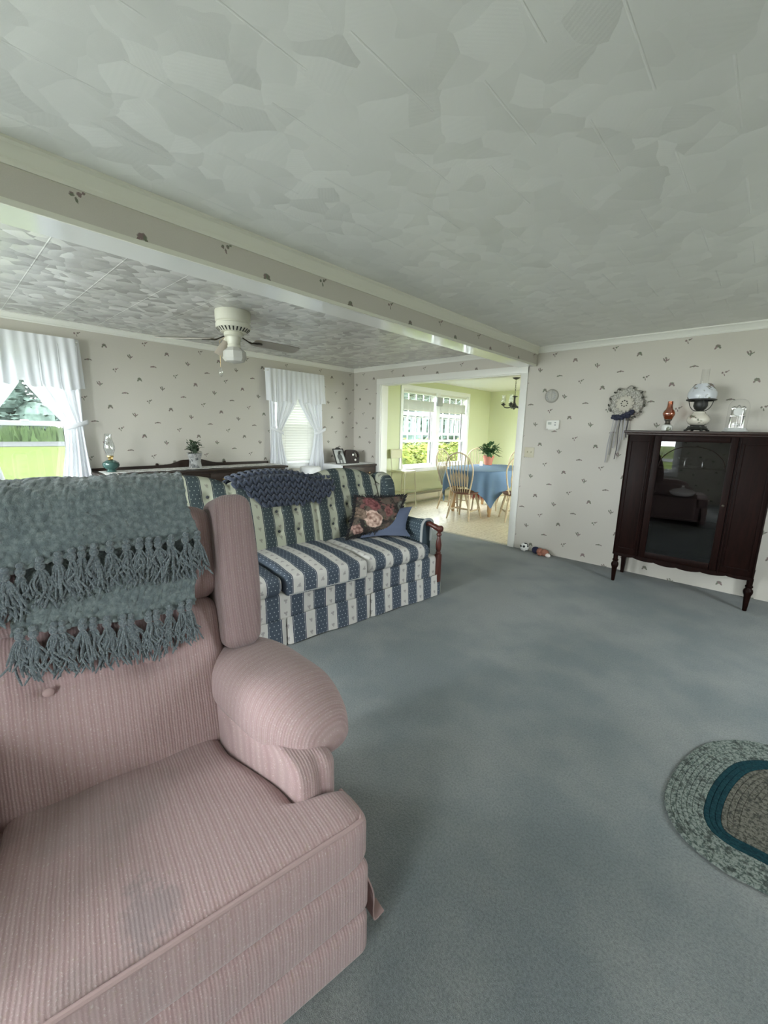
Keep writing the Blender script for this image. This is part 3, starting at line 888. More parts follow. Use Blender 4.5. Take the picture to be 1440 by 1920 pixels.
# closed venetian blind in window 2
b = thing('venetian_blind', 'closed white venetian blind in the narrow window near the corner', 'blind', (LX, 3.63, 0))
MB().box((.002, -.325, 2.035), (.04, .325, 2.075), .004).build('head_rail', MT['white_plastic'], b)
MB().box((.008, -.322, .93), (.034, .322, .95), .004).build('bottom_rail', MT['white_plastic'], b)
m = MB()
for k in range(29):
    z = .972 + k * .037
    Mx = T(.021, 0, z) @ ry(math.radians(78))
    m.grid(lambda u, v: (lerp(-.0245, .0245, v), lerp(-.32, .32, u), .004 * math.sin(PI * v)), 4, 6, M=Mx)
m.build('slats', MT['blind'], b, smooth=False)
for y in (-.2, .2): MB().tube([(.036, y, .94), (.036, y, 2.04)], .0015, 5).build('ladder_cord', MT['white_plastic'], b)
# raised blinds in the dining windows
for (y0, y1, lab) in ((6.03, 7.01, 'raised white blind in the left dining window'), (7.18, 8.18, 'raised white blind in the right dining window')):
    b = thing('raised_blind', lab, 'blind', (LX + .02, 0, 0), 0, 'raised blinds in the dining windows')
    MB().box((-.035, y0, 2.10), (.005, y1, 2.135), .004).build('head_rail', MT['white_plastic'], b)
    m = MB()
    for k in range(5): m.box((-.034, y0 + .01, 1.985 + k * .024), (.002, y1 - .01, 1.988 + k * .024))
    for k in range(34): m.box((-.034, y0 + .01, 1.80 + k * .0052), (.002, y1 - .01, 1.8018 + k * .0052))
    m.build('slats', MT['blind'], b, smooth=False)
    MB().box((-.03, y0 + .01, 1.775), (.0, y1 - .01, 1.798), .003).build('bottom_rail', MT['white_plastic'], b)
    for q in (.12, .5, .88):
        y = lerp(y0, y1, q); MB().tube([(.004, y, 1.78), (.004, y, 2.11)], .002, 5).build('ladder_cord', MT['white_plastic'], b)
    m = MB()
    m.tube(spline([(.008, lerp(y0, y1, .3), 2.11), (.012, lerp(y0, y1, .31), 1.75), (.01, lerp(y0, y1, .29), 1.25)], 6), .0025, 5)
    m.build('pull_cord', MT['white_plastic'], b)
gb = thing('window_sensor', 'small grey box hung on the mullion between the dining windows', 'sensor', (LX + .02, 7.10, 1.90))
MB().box((.02, -.085, 0), (.06, .085, .17), .008).build('housing', MT['gray_plastic'], gb)
m = MB().tube([(.025, -.06, .17), (.022, 0, .24), (.025, .06, .17)], .003, 6); m.build('hanging_wire', MT['white_plastic'], gb)
# ------------------------------------------------------------------ pink recliner
RA = math.atan2(-.18, .983)
rc = thing('recliner', 'pink ribbed wing recliner with tufted back in the foreground', 'recliner', (-.595, .63, 0), RA)
W = .95
def bx(z): return -.62 - .28 * (z - .45)          # front plane of the back
m = MB().soft((-.88, -W + .03, .06), (-.04, -.03, .34), .04, 6, 3)
m.build('base', MT['pink_y'], rc)
m = MB().soft((-.09, -W, .165), (.004, 0, .318), .028, 8, 4, (.008, 0, 0)); m.build('footrest_panel', MT['pink_y'], rc)
m = MB().soft((-.09, -W + .002, .028), (.006, -.002, .167), .028, 8, 4, (.008, 0, 0)); m.build('footrest_panel', MT['pink_y'], rc)
def seatfn(p, n):
    x, y, z = n
    p.z -= .085 * max(0, -p.x / .62) ** 1.1
    q_ = abs(p.y + .476); sg = 1 if p.y > -.476 else -1; ed = sstep(.13, .27, q_)
    p.y += sg * (.072 * sstep(-.55, -.19, p.x) + .130 * sstep(-.172, -.118, p.x)) * ed
    if z > 0:
        p.z += -.012 * math.exp(-((p.x + .30) ** 2 + (p.y + .5) ** 2) / .05) + .006 * noise.noise(Vector((p.x * 7, p.y * 7, 1)))
    return p
def earfn(p, n):
    q_ = -.475 + abs(p.y + .475); p.z -= .045 * (1 - sstep(-.235, -.125, q_))
    p.z -= .085 * max(0, -p.x / .62) ** 1.1
    return p
m = MB().soft((-.66, -.752, .300), (.002, -.200, .462), .045, 44, 6, (.006, 0, .014), fn=seatfn)
sc = m.build('seat_cushion', MT['pink_seat'], rc, ang=60)
m = MB().tube(spline([(-.135, -.012, .425), (-.06, -.011, .438), (-.022, -.020, .444), (-.010, -.045, .447), (-.008, -.2, .449), (-.006, -.475, .451), (-.008, -.75, .449), (-.010, -W + .045, .447), (-.022, -W + .020, .444), (-.06, -W + .011, .438), (-.135, -W + .012, .425)], 6), .0062, 8)
m.build('welt', MT['pink_piping'], sc)
for s in (0, 1):
    mir = Matrix.Identity(4) if s == 0 else T(0, -W - .055, 0) @ Matrix.Scale(-1, 4, (0, 1, 0))
    m = MB()
    # upright arm panel with a fold line down its front
    def armfn(p, n):
        if n[0] > .6: p.x -= .014 * math.exp(-((p.y + .062) / .012) ** 2)
        p.y += .07 * sstep(-.55, -.16, p.x) * max(0, -n[1])
        return p
    m.soft((-.86, -.200, .10), (-.150, -.004, .53), .045, 12, 4, (.012, .006, 0), M=mir, fn=armfn)
    a = m.build('arm_panel', MT['pink_y'], rc, ang=60)
    m = MB()
    def pr_(x, y, z):
        c, s_ = math.cos(.17), math.sin(.17); dx, dy = x + .5, y + .045
        return (-.5 + dx * c - dy * s_, -.045 + dx * s_ + dy * c, z)
    # pillow top: superellipse plan, domed, drooping to a hem
    def top(u, v):
        th = 2 * PI * u; ct, st = math.cos(th), math.sin(th); e = 2 / 2.6
        X_ = math.copysign(abs(ct) ** e, ct); Y_ = math.copysign(abs(st) ** e, st)
        if v < .88:
            q = v / .88; r = math.sin(q * PI / 2) ** .66; z = .498 + .156 * max(0, math.cos(q * PI / 2)) ** .60
        else:
            q = (v - .88) / .12; r = 1 - .16 * q; z = .498 - .014 * q
        # front end slopes down, back end rises to the wing
        x = -.515 + .315 * X_ * r; y = -.045 + .150 * Y_ * r
        z += (-.02 * sstep(-.42, -.25, x) - .012 * sstep(-.06, .08, y)) * (1 - v * .3)
        z += .004 * noise.noise(Vector((x * 9, y * 9, 3)))
        return pr_(x, y, z)
    m.grid(top, 72, 30, M=mir, closeu=True)
    m.grid(lambda u, v: pr_(-.515 + .315 * .84 * math.copysign(abs(math.cos(2 * PI * u)) ** (2 / 2.6), math.cos(2 * PI * u)) * (1 - v), -.045 + .15 * .84 * math.copysign(abs(math.sin(2 * PI * u)) ** (2 / 2.6), math.sin(2 * PI * u)) * (1 - v), .484 - .0001), 72, 2, M=mir, closeu=True)
    m.build('arm_pillow', MT['pink_x'], rc, ang=60)
    # wing, leaning with the back
    tilt = T(bx(.62), 0, .62) @ ry(-math.atan(.28))
    def wfn(p, n):
        # belly of the wing and rounded nose
        k = (p.z) / .56
        p.x += .055 * math.sin(max(0, min(1, k)) * PI * .9) * (1 if n[0] > 0 else .2)
        p.y += .020 * (k - .45)
        return p
    m = MB().soft((-.16, -.148, .015), (.045, -.022, .555), .045, 8, 5, (0, .006, 0), M=mir @ tilt, fn=wfn)
    m.build('wing', MT['pink_w'], rc, ang=70)
# back: shell behind, two stacked cushions
tl = T(-.62, 0, .45) @ ry(-math.atan(.28))
L = math.hypot(1, .28)
def up(z): return (z - .45) * L
m = MB().soft((-.27, -W + .06, -.25), (-.12, -.06, up(1.09)), .06, 8, 4, M=tl)
m.build('back_shell', MT['pink_w'], rc)
BUT = [(-.378, .672), (-.628, .657)]
def lowfn(p, n):
    if n[0] > 0:
        for (by, bz) in BUT:
            r2 = (p.y - by) ** 2 + (p.z - up(bz)) ** 2
            p.x -= .030 * math.exp(-r2 / .0022) + .010 * math.exp(-r2 / .012)
        zl = up(.665) + .01 * math.sin(p.y * 9)
        p.x -= .012 * math.exp(-((p.z - zl) / .018) ** 2) * sstep(-.80, -.62, p.y) * (1 - sstep(-.34, -.20, p.y))
        p.x += .004 * noise.noise(Vector((p.y * 8, p.z * 8, 0)))
    return p
m = MB().soft((-.17, -.792, -.14), (.004, -.140, up(.832)), .075, 40, 5, (.022, .0, 0), M=tl, fn=lowfn)
lb = m.build('lower_back_cushion', MT['pink_y'], rc, ang=80)
for (by, bz) in BUT:
    q = tl @ Vector((.004, by, up(bz)))
    MB().ell((q.x - .012, q.y, q.z), (.007, .014, .014), 14, 8).build('tuft_button', MT['pink_piping'], lb)
m = MB().soft((-.17, -.806, up(.815)), (.012, -.118, up(1.135)), .085, 20, 5, (.016, .0, 0), M=tl)
m.build('upper_back_cushion', MT['pink_y'], rc, ang=80)
# loose strap of the release lever hanging at the side
m = MB().shell(lambda u, v: (lambda p: (p.x - .02 + .040 * v, p.y, p.z))(spline([(-.045, .004, .235), (-.045, .026, .16), (-.045, .026, .10), (-.045, .034, .066), (-.045, .066, .072)], 8)[min(32, int(u * 32))]), 32, 3, .004)
m.build('lever_strap', MT['pink_piping'], rc)

# ------------------------------------------------------------------ boucle throw over the back
tb = thing('fringed_throw', 'grey-teal fringed throw folded over the back of the pink recliner', 'throw', (-.595, .63, 0), RA)
def topz(y): return 1.205
def sheet(zend, off, y0, y1, seed, nu, nv, name):
    """zend(y): lower edge on the front side"""
    def path(y, s):
        # s 0..1: from behind, over the top, to the lower edge in front
        zt = 1.150 + off * .6
        ze = zend(y)
        back = .10; arc = .16; front = (zt - .03 - ze) * L
        tot = back + arc + front; d = s * tot
        if d < back:
            z = zt - .03 - (back - d); return Vector((bx(z) - .155 - off, y, z))
        d -= back
        if d < arc:
            a = PI * d / arc; cx = (bx(zt - .03) - .155 + bx(zt - .03) + .018) / 2
            hw = .0865 + off
            return Vector((cx - hw * math.cos(a), y, zt - .03 + .035 * math.sin(a) + off * math.sin(a)))
        d -= arc
        z = zt - .03 - d / L
        return Vector((bx(z) + .018 + off, y, z))
    def fn(u, v):
        y = lerp(y0, y1, u)
        p = path(y, v)
        p.y += .012 * math.sin(v * 9 + seed)
        q = Vector((y * 1.0, v * .55, seed))
        d, _ = noise.voronoi(q * 74)
        hgt = max(0, .6 - d[0]) * .015
        wv = .008 * noise.noise(Vector((y * 6, v * 4, seed)))
        e = path(y, min(1, v + .01)) - path(y, max(0, v - .01))
        nrm = Vector((e.z, 0, -e.x)); nrm = nrm * (-1 if nrm.x < 0 and v > .5 else 1)
        if nrm.length > 0: nrm.normalize()
        if v < .45: nrm = Vector((0, 0, 1)) if v > .2 else Vector((-1, 0, 0))
        return p + nrm * (hgt + wv)
    o = MB().shell(fn, nu, nv, .006).build(name, MT['throw'], tb, ang=180)
    return fn, path
def edge1(y): return 1.020 + .018 * math.sin((y + .66) * 7) + .02 * sstep(-.35, -.17, y) - .02 * sstep(-.5, -.8, y)
def edge2(y): return .818 + .025 * math.sin((y + .5) * 5.5 + 2.6) + .03 * sstep(-.4, -.2, y)
f2, p2 = sheet(edge2, .026, -.672, -.222, 2.0, 150, 130, 'lower_layer')
f1, p1 = sheet(edge1, .046, -.90, -.212, 5.0, 180, 80, 'upper_layer')
def tassel(fn, y0, y1, u, seed, ln):
    rnd = random.Random(seed)
    m = MB()
    base = Vector(fn(u, 1.0)) + Vector((.006, 0, .012))
    m.ell(base + Vector((0, 0, -.012)), (.011, .012, .014), 8, 6)
    m.ell(base + Vector((.002, .002, .006)), (.009, .010, .009), 8, 5)
    for k in range(20):
        a = rnd.uniform(0, 6.28); sp = rnd.uniform(.2, 1)
        l = ln * rnd.uniform(.5, 1.15)
        dx = abs(math.cos(a)) * .012 * sp; dy = math.sin(a) * .030 * sp
        cur = rnd.uniform(-.012, .012)
        pts = [base + Vector((0, 0, -.015)), base + Vector((dx, dy * .6, -.015 - l * .3)), base + Vector((dx * 1.1 - .28 * -l * .1, dy + cur, -.015 - l * .65)), base + Vector((dx + .28 * l * .5, dy * 1.3 - cur, -.015 - l))]
        m.tube(spline(pts, 4), [.0030] * 12 + [.0016], 5)
    m.build('tassel', MT['tassel'], tb)
for k in range(21): tassel(f1, 0, 0, (k + .5 + .25 * math.sin(k * 5.1)) / 21, 100 + k, .110)
for k in range(14): tassel(f2, 0, 0, (k + .5 + .25 * math.sin(k * 3.7)) / 14, 200 + k, .115)
# ------------------------------------------------------------------ striped sofa
SA = math.atan2(-.136, .99); SO = (-1.953, 2.863, 0)
sf = thing('sofa', 'high-backed sofa in blue and cream stripes with wooden arm posts', 'sofa', SO, SA)
SL = -2.27                                             # far (hidden) end
def bkx(z): return -.60 - .30 * (z - .46)
m = MB().soft((-.86, SL + .02, .12), (-.012, -.012, .352), .03, 20, 3)
m.build('seat_rail', MT['sofa_v'], sf)
# pleated skirt, three front panels, two inverted pleats
PL = [(SL + .005, -1.458), (-1.446, -.772), (-.760, -.002)]
for (y0, y1) in PL:
    def fn(u, v):
        y = lerp(y0, y1, u); z = lerp(.190, .008, v)
        ed = min(u, 1 - u)
        x = .004 + .014 * v + .004 * math.sin(y * 17) * v - .012 * v * math.exp(-(ed / .02) ** 2)
        return (x, y - .010 * v * (1 - 2 * u) * 0, z + .004 * math.sin(y * 9))
    m = MB().shell(fn, 40, 8, .004)
    m.tube([(.008, lerp(y0, y1, i / 20), .190 + .004 * math.sin(lerp(y0, y1, i / 20) * 9)) for i in range(21)], .0028, 6)
    m.build('skirt', MT['sofa_v'], sf, ang=60)
for yc in (-1.452, -.766):
    m = MB().shell(lambda u, v: (-.012 + .006 * v, yc - .03 + .06 * u, lerp(.186, .008, v)), 4, 4, .004); m.build('pleat_backing', MT['sofa_v'], sf)
m = MB().shell(lambda u, v: (lerp(.0, -.84, u), .004 + .008 * v, lerp(.190, .008, v)), 20, 6, .004); m.build('skirt', MT['sofa_wing'], sf)
# seat cushions
CU = [(-2.13, -1.462, .0, 0), (-1.452, -.806, .010, 1), (-.806, -.132, .0, 2)]
for (y0, y1, fx, k) in CU:
    def cf(p, n):
        if n[2] > 0: p.z += .004 * noise.noise(Vector((p.x * 6, p.y * 6, k)))
        if k == 1:
            p.z += -.018 * sstep(-.25, .05, p.x) + .0 ; p.x += .012 * n[1]
        return p
    m = MB().soft((-.63, y0 + .003, .346), (.012 + fx, y1 - .003, .476 if k != 1 else .487), .05 if k != 1 else .03, 20, 5, (.008, 0, .016), fn=cf)
    c = m.build('seat_cushion', MT['sofa_mid' if k == 1 else 'sofa_seat'], sf, ang=60)
    if k == 1:
        MB().tube([(.012 + fx + .006 + .01 * (2 * i / 16 - 1), lerp(y0 + .02, y1 - .02, i / 16), .366 - .018) for i in range(17)], .004, 6).build('piping', MT['sofa_cord'], c)
# tufted back with three humps
SEC = [(-2.15, -1.515), (-1.515, -.842), (-.842, -.165)]
BT = []
for s in (-1.85, -1.68, -1.18, -1.013, -.680, -.512, -.345):
    for z in (.597, .75, .90): BT.append((s, z))
def topz_(y):
    for (a, b) in SEC:
        if a <= y <= b:
            t = (y - a) / (b - a); return .965 + (.062 if a == -1.515 else .088) * math.sin(PI * t) ** .6
    return .972
def crease(y):
    return sum(math.exp(-((y - e) / .012) ** 2) for e in (-1.515, -.842))
m = MB()
def bf(u, v):
    y = lerp(-2.15, -.165, u); zt = topz_(y)
    if v < .8:
        z = lerp(.44, zt - .05, v / .8); x = bkx(z)
        x += .030 * math.sin(PI * min(1, (z - .40) / (zt - .36))) - .018 * crease(y)
        for (by, bz) in BT:
            d2 = (y - by) ** 2; e2 = (z - bz) ** 2
            if d2 < .02 and e2 < .02: x -= .022 * math.exp(-(d2 + e2) / .0012) + .010 * math.exp(-d2 / .004 - e2 / .0006)
        return (x, y, z)
    a = (v - .8) / .2 * PI; x0 = bkx(zt - .05); 
    return (x0 - .075 + .075 * math.cos(a) + .010 * (1 - (v - .8) / .2), y, zt - .05 + .05 * math.sin(a) - .012 * crease(y) * math.sin(a))
m.grid(bf, 230, 60)
m.grid(lambda u, v: (lerp(bkx(topz_(lerp(-2.15, -.165, u)) - .05) - .15, -.87, v), lerp(-2.15, -.165, u), lerp(topz_(lerp(-2.15, -.165, u)) - .05, .12, v)), 60, 4)
bk = m.build('backrest', MT['sofa_back_shaded'], sf, ang=180)
for (by, bz) in BT:
    x = bkx(bz) + .030 * math.sin(PI * min(1, (bz - .40) / (topz_(by) - .36))) - .028
    MB().ell((x + .004, by, bz), (.006, .0115, .0115), 12, 6).build('tuft_button', MT['sofa_button'], bk)
# wings and arms at both ends
for s in (0, 1):
    mir = Matrix.Identity(4) if s == 0 else T(0, SL, 0) @ Matrix.Scale(-1, 4, (0, 1, 0))
    out = [(-.86, .12), (-.86, .90), (-.83, .975), (-.77, 1.005), (-.71, 1.0), (-.65, .975), (-.605, .925), (-.585, .86), (-.572, .76), (-.55, .66), (-.52, .60), (-.50, .45), (-.50, .12)]
    m = MB().prism([(p.x, p.y) for p in spline([(a, b, 0) for a, b in out], 4)], .012, .150, M=mir @ Matrix(((1, 0, 0, 0), (0, 0, -1, 0), (0, 1, 0, 0), (0, 0, 0, 1))), bev=.045, seg=6)
    m.build('wing', MT['sofa_wing'], sf, ang=50)
    # padded arm: rolled top, falling towards the front
    def arm(u, v):
        x = lerp(-.56, -.125, u)
        top = .655 - .02 * math.sin(PI * u); rr = .055
        prof = [(-.135, .34), (-.130, .50), (-.122, top - .055), (-.105, top - .018), (-.075, top), (-.03, top - .002), (.0, top - .022), (.006, top - .05), (-.012, top - .075), (-.018, .5), (-.018, .34)]
        P = spline([(a, b, 0) for a, b in prof], 4); q = P[min(len(P) - 1, int(round(v * (len(P) - 1))))]
        return (x + (.02 * (1 - q.y / .65) if u > .99 else 0), q.x, q.y)
    m = MB().grid(arm, 16, 40, M=mir)
    pts = [arm(1, j / 40) for j in range(41)]
    m.add([tuple(p) for p in pts], [tuple(range(41))], mir)
    m.build('padded_arm', MT['sofa_arm'], sf, ang=50)
    m = MB().tube([Vector(p) + Vector((.003, 0, 0)) for p in pts[3:38]], .011, 6, M=mir)
    m.build('arm_piping', MT['sofa_cord'], sf)
    # wooden hand rest and turned post
    m = MB()
    m.tube(spline([(-.135, -.055, .612), (-.10, -.050, .618), (-.06, -.040, .605), (-.02, -.030, .592), (.004, -.026, .590)], 6), [.020] * 6 + [.022] * 6 + [.024] * 6 + [.027] * 7, 12, M=mir)
    m.ell((.006, -.026, .590), (.020, .030, .030), 14, 8, M=mir)
    m.build('hand_rest', MT['sofa_wood'], sf)
    m = MB()
    m.lathe([(.020, .365), (.024, .38), (.017, .392), (.022, .41), (.026, .45), (.018, .50), (.013, .525), (.022, .535), (.022, .545), (.014, .556), (.018, .585)], 16, M=mir @ T(-.008, -.026, 0))
    m.box((-.030, -.048, .12), (.014, -.004, .368), .004, M=mir)
    m.build('arm_post', MT['sofa_wood'], sf)
for s in (SL + .05, -.08):
    MB().lathe([(.02, 0), (.028, .02), (.03, .12)], 12, M=T(-.78, s, 0)).build('leg', MT['sofa_wood'], sf)

# chunky navy throw over the middle hump
kn = thing('knitted_throw', 'chunky navy knitted throw hanging over the sofa back', 'throw', SO, SA)
def kp(y, s):
    """s metres down from behind the top edge"""
    zt = .965 + .062 * math.sin(PI * max(0, min(1, (y + 1.515) / .673))) ** .6 + .006
    back = .14; arc = .20
    if s < back: return Vector((bkx(zt) - .155 - .03, y, zt - .05 - (back - s))), Vector((-1, 0, 0))
    s -= back
    if s < arc:
        a = PI * s / arc; return Vector((bkx(zt - .05) - .070 - .100 * math.cos(a), y, zt - .05 + .075 * math.sin(a))), Vector((-math.cos(a), 0, math.sin(a)))
    s -= arc
    z = zt - .05 - s / 1.044
    return Vector((bkx(z) + .030 * math.sin(PI * min(1, (z - .40) / (zt - .36))) + .020, y, z)), Vector((.96, 0, .29))
def klen(y):
    # lower edge of the hanging part
    pts = [(-1.50, .965), (-1.42, .93), (-1.30, .79), (-1.17, .785), (-.98, .79), (-.80, .805), (-.70, .85), (-.64, .90)]
    for (a, za), (b, zb) in zip(pts, pts[1:]):
        if a <= y <= b:
            ze = lerp(za, zb, (y - a) / (b - a)); break
    else: ze = .9
    zt = .965 + .062 * math.sin(PI * max(0, min(1, (y + 1.515) / .673))) ** .6 + .006
    return .34 + (zt - .05 - ze) * 1.044
m = MB()
def base(u, v):
    y = lerp(-1.495, -.645, u); p, n = kp(y, lerp(.02, klen(y) - .01, v)); return p - n * .006
m.shell(base, 40, 40, .004)
ncol = 17
for c in range(ncol):
    y = lerp(-1.48, -.66, c / (ncol - 1)); st = .048; s = .03 + (c % 2) * .0; e = klen(y)
    while s < e:
        p, n = kp(y, s); p2, _ = kp(y, s + .01); dn = (p2 - p).normalized(); sd = dn.cross(n).normalized()
        for sg in (-1, 1):
            ax = (dn * .80 + sd * sg * -.60).normalized(); bi = ax.cross(n).normalized()
            R = Matrix((ax, bi, n)).transposed()
            m.ell(p + sd * sg * .0125 + n * .006, (.034, .0135, .0150), 8, 6, R=R)
        s += st
m.build('yarn', MT['navy_knit'], kn, ang=180)

# pillows
def pillow(mb, cs, th, n=26, frill=0, seed=0):
    """cs: four corners bl, br, tr, tl in sofa space; puffed on both faces"""
    bl, br, tr, tl = [Vector(c) for c in cs]
    nm = (br - bl).cross(tl - bl).normalized()
    def P(u, v, sg):
        # edges pull in between the corners
        uu = .5 + (u - .5) * (1 - .10 * math.sin(PI * v)); vv = .5 + (v - .5) * (1 - .10 * math.sin(PI * u))
        q = bl * (1 - uu) * (1 - vv) + br * uu * (1 - vv) + tr * uu * vv + tl * (1 - uu) * vv
        b = (max(0, math.sin(PI * u)) * max(0, math.sin(PI * v))) ** .55
        w = .007 * noise.noise(q * 9 + Vector((seed, 0, 0)))
        return q + nm * (sg * (th * b + .002) + w * b)
    mb.grid(lambda u, v: P(u, v, 1), n, n); mb.grid(lambda u, v: P(v, u, -1), n, n)
    return nm, P
def floral():
    m = Mat('floral_print', .85, spec=.15)
    o = m.obj(); v = m.ov
    # flattened coordinates in the pillow's plane
    u = o[1]; w_ = o[2]
    big = m.noise(v, 13, 4, .65); med = m.noise(v, 30, 3, .6)
    c = m.mix(big.ss(.42, .58), (.030, .026, .024), (.11, .085, .070))
    c = m.mix(med.ss(.56, .66) * .8, c, (.10, .11, .075))
    c = m.mix((m.noise(v, 17, 3, .6, .4)).ss(.56, .64) * .75, c, (.20, .085, .080))
    for (cy, cz, r, a, b) in FL:
        du = u - cy; dv = w_ - cz
        wob = (m.noise(v, 28, 2) - .5) * .035
        rr = (du * du + dv * dv).sqrt() + wob
        pet = (m.voro(v, 48 if r < .05 else 36, 'SMOOTH_F1')).ss(.75, .1)
        rings = ((rr * 210 + pet * 2.5).sin() * .5 + .5)
        col = m.mix(pet * .6 + rings * .4, tuple(x * .45 for x in a), b)
        c = m.mix((rr / r).ss(1.05, .9), c, col)
    m.color(c); m.bump(m.noise(v, 300, 2), .2, .002)
    return m.m
FL = [(-.44, .655, .070, (.38, .21, .16), (.62, .45, .37)), (-.215, .62, .046, (.36, .22, .16), (.58, .43, .33)), (-.40, .775, .050, (.16, .05, .055), (.27, .11, .11)),
      (-.30, .71, .040, (.17, .06, .06), (.26, .12, .11)), (-.57, .565, .042, (.25, .13, .11), (.42, .27, .23)), (-.15, .74, .045, (.11, .11, .10), (.20, .20, .17)), (-.52, .70, .045, (.13, .10, .07), (.24, .17, .13))]
fp = thing('floral_pillow', 'dark floral pillow with a big cream-pink rose and black fringe on the sofa', 'pillow', SO, SA)
cs = [(-.47, -.655, .505), (-.30, -.232, .556), (-.40, -.070, .826), (-.60, -.472, .822)]
m = MB(); nm, PF = pillow(m, cs, .075, 30, 0, 3); m.build('printed_cover', floral(), fp, ang=180)
m = MB(); rnd = random.Random(9)
for e in range(4):
    for k in range(60):
        t = (k + .5) / 60
        u, v = [(t, 0), (1, t), (1 - t, 1), (0, 1 - t)][e]
        p = PF(u, v, 0); cc = PF(.5, .5, 0); d = (p - cc); d = (d - nm * d.dot(nm)).normalized()
        ed = (PF(min(1, u + .02), min(1, v + .02), 0) - p)
        for q in range(2):
            l = rnd.uniform(.016, .032); a = p + nm * rnd.uniform(-.012, .012)
            tip = a + d * l + Vector((rnd.uniform(-.01, .01), rnd.uniform(-.01, .01), rnd.uniform(-.012, .004)))
            m.tube([a - d * .006, (a + tip) / 2 + nm * rnd.uniform(-.006, .006), tip], [.004, .004, .002], 5)
m.build('ruffled_fringe', simple('black_fringe', (.018, .017, .018), .9), fp)
bp = thing('blue_pillow', 'plain slate-blue pillow tucked behind the floral pillow by the sofa arm', 'pillow', SO, SA)
m = MB(); pillow(m, [(-.42, -.55, .497), (-.155, -.205, .512), (-.24, -.060, .735), (-.50, -.36, .72)], .05, 24, 0, 8)
m.v = [(p[0] - (.075 if p[2] > .56 else .075 * max(0, (p[2] - .5) / .06)), p[1], p[2]) for p in m.v]
m.build('cover', simple('slate_blue_cotton', (.085, .105, .165), .85), bp, ang=180)
# ------------------------------------------------------------------ china cabinet
CF, CBk = 4.37, 4.765                                  # front and back planes
ZT = 1.445
cb = thing('china_cabinet', 'dark mahogany china cabinet with one glass door on tapered legs', 'cabinet', (0, CF, 0))
D = CBk - CF
m = MB().box((-1.018, -.022, ZT - .022), (.078, D + .005, ZT), .005); m.box((-1.0, -.010, ZT - .04), (.062, D, ZT - .022), .006)
m.build('cabinet_top', MT['dark_wood_h'], cb)
m = MB()
m.box((-.985, 0, .27), (-.960, D, ZT - .04)); m.box((.022, 0, .27), (.047, D, ZT - .04))
m.box((-.96, D - .015, .27), (.022, D, ZT - .04)); m.box((-.96, .01, .27), (.022, D - .015, .292))
m.box((-.96, .01, ZT - .06), (.022, D - .015, ZT - .04))
m.box((-.776, .012, .292), (-.758, D - .015, ZT - .06)); m.box((-.212, .012, .292), (-.194, D - .015, ZT - .06))
m.build('carcass', MT['dark_wood'], cb, smooth=False)
def panel(x0, x1, nm):
    m = MB().box((x0, -.001, .27), (x1, .020, ZT - .04), .002)
    a, b = x0 + .030, x1 - .030
    for (p, q) in (((a, -.007, .34), (a + .010, 0, 1.355)), ((b - .010, -.007, .34), (b, 0, 1.355)), ((a, -.007, .34), (b, 0, .35)), ((a, -.007, 1.345), (b, 0, 1.355))): m.box(p, q, .002)
    m.build(nm, MT['dark_wood'], cb)
panel(-.985, -.774, 'side_panel'); panel(-.195, .047, 'side_panel')
for x in (-.978, -.786, -.184, .040):
    MB().tube([(x, -.004, .275), (x, -.004, ZT - .045)], .0055, 8).build('corner_bead', MT['dark_wood'], cb)
dr = None
m = MB(); x0, x1, z0, z1 = -.770, -.199, .292, 1.40; st = .050
m.box((x0, -.014, z0), (x0 + st, .012, z1), .004); m.box((x1 - st + .004, -.014, z0), (x1, .012, z1), .004)
m.box((x0 + st, -.014, z0), (x1 - st, .012, z0 + .055), .004); m.box((x0 + st, -.014, z1 - .045), (x1 - st, .012, z1), .004)
# arched fret line inside the glass
m.tube(spline([(x0 + st, -.002, 1.12), (x0 + st + .03, -.002, 1.22), (-.60, -.002, 1.295), (-.485, -.002, 1.315), (-.37, -.002, 1.295), (x1 - st - .03, -.002, 1.22), (x1 - st, -.002, 1.12)], 6), .0035, 6)
dr = m.build('door', MT['dark_wood'], cb)
MB().box((x0 + st - .006, -.002, z0 + .05), (x1 - st + .006, .001, z1 - .04)).build('glass_pane', MT['cab_glass'], dr, smooth=False)
MB().lathe([(.004, 0), (.006, .006), (.010, .014), (.009, .020), (0, .023)], 14, M=T(x1 - .024, -.014, .85) @ rx(PI / 2)).build('door_knob', MT['bronze'], dr)
for z in (.62, .86, 1.12):
    MB().box((-.756, .03, z), (-.214, D - .016, z + .014), .002).build('shelf', MT['dark_wood'], cb)
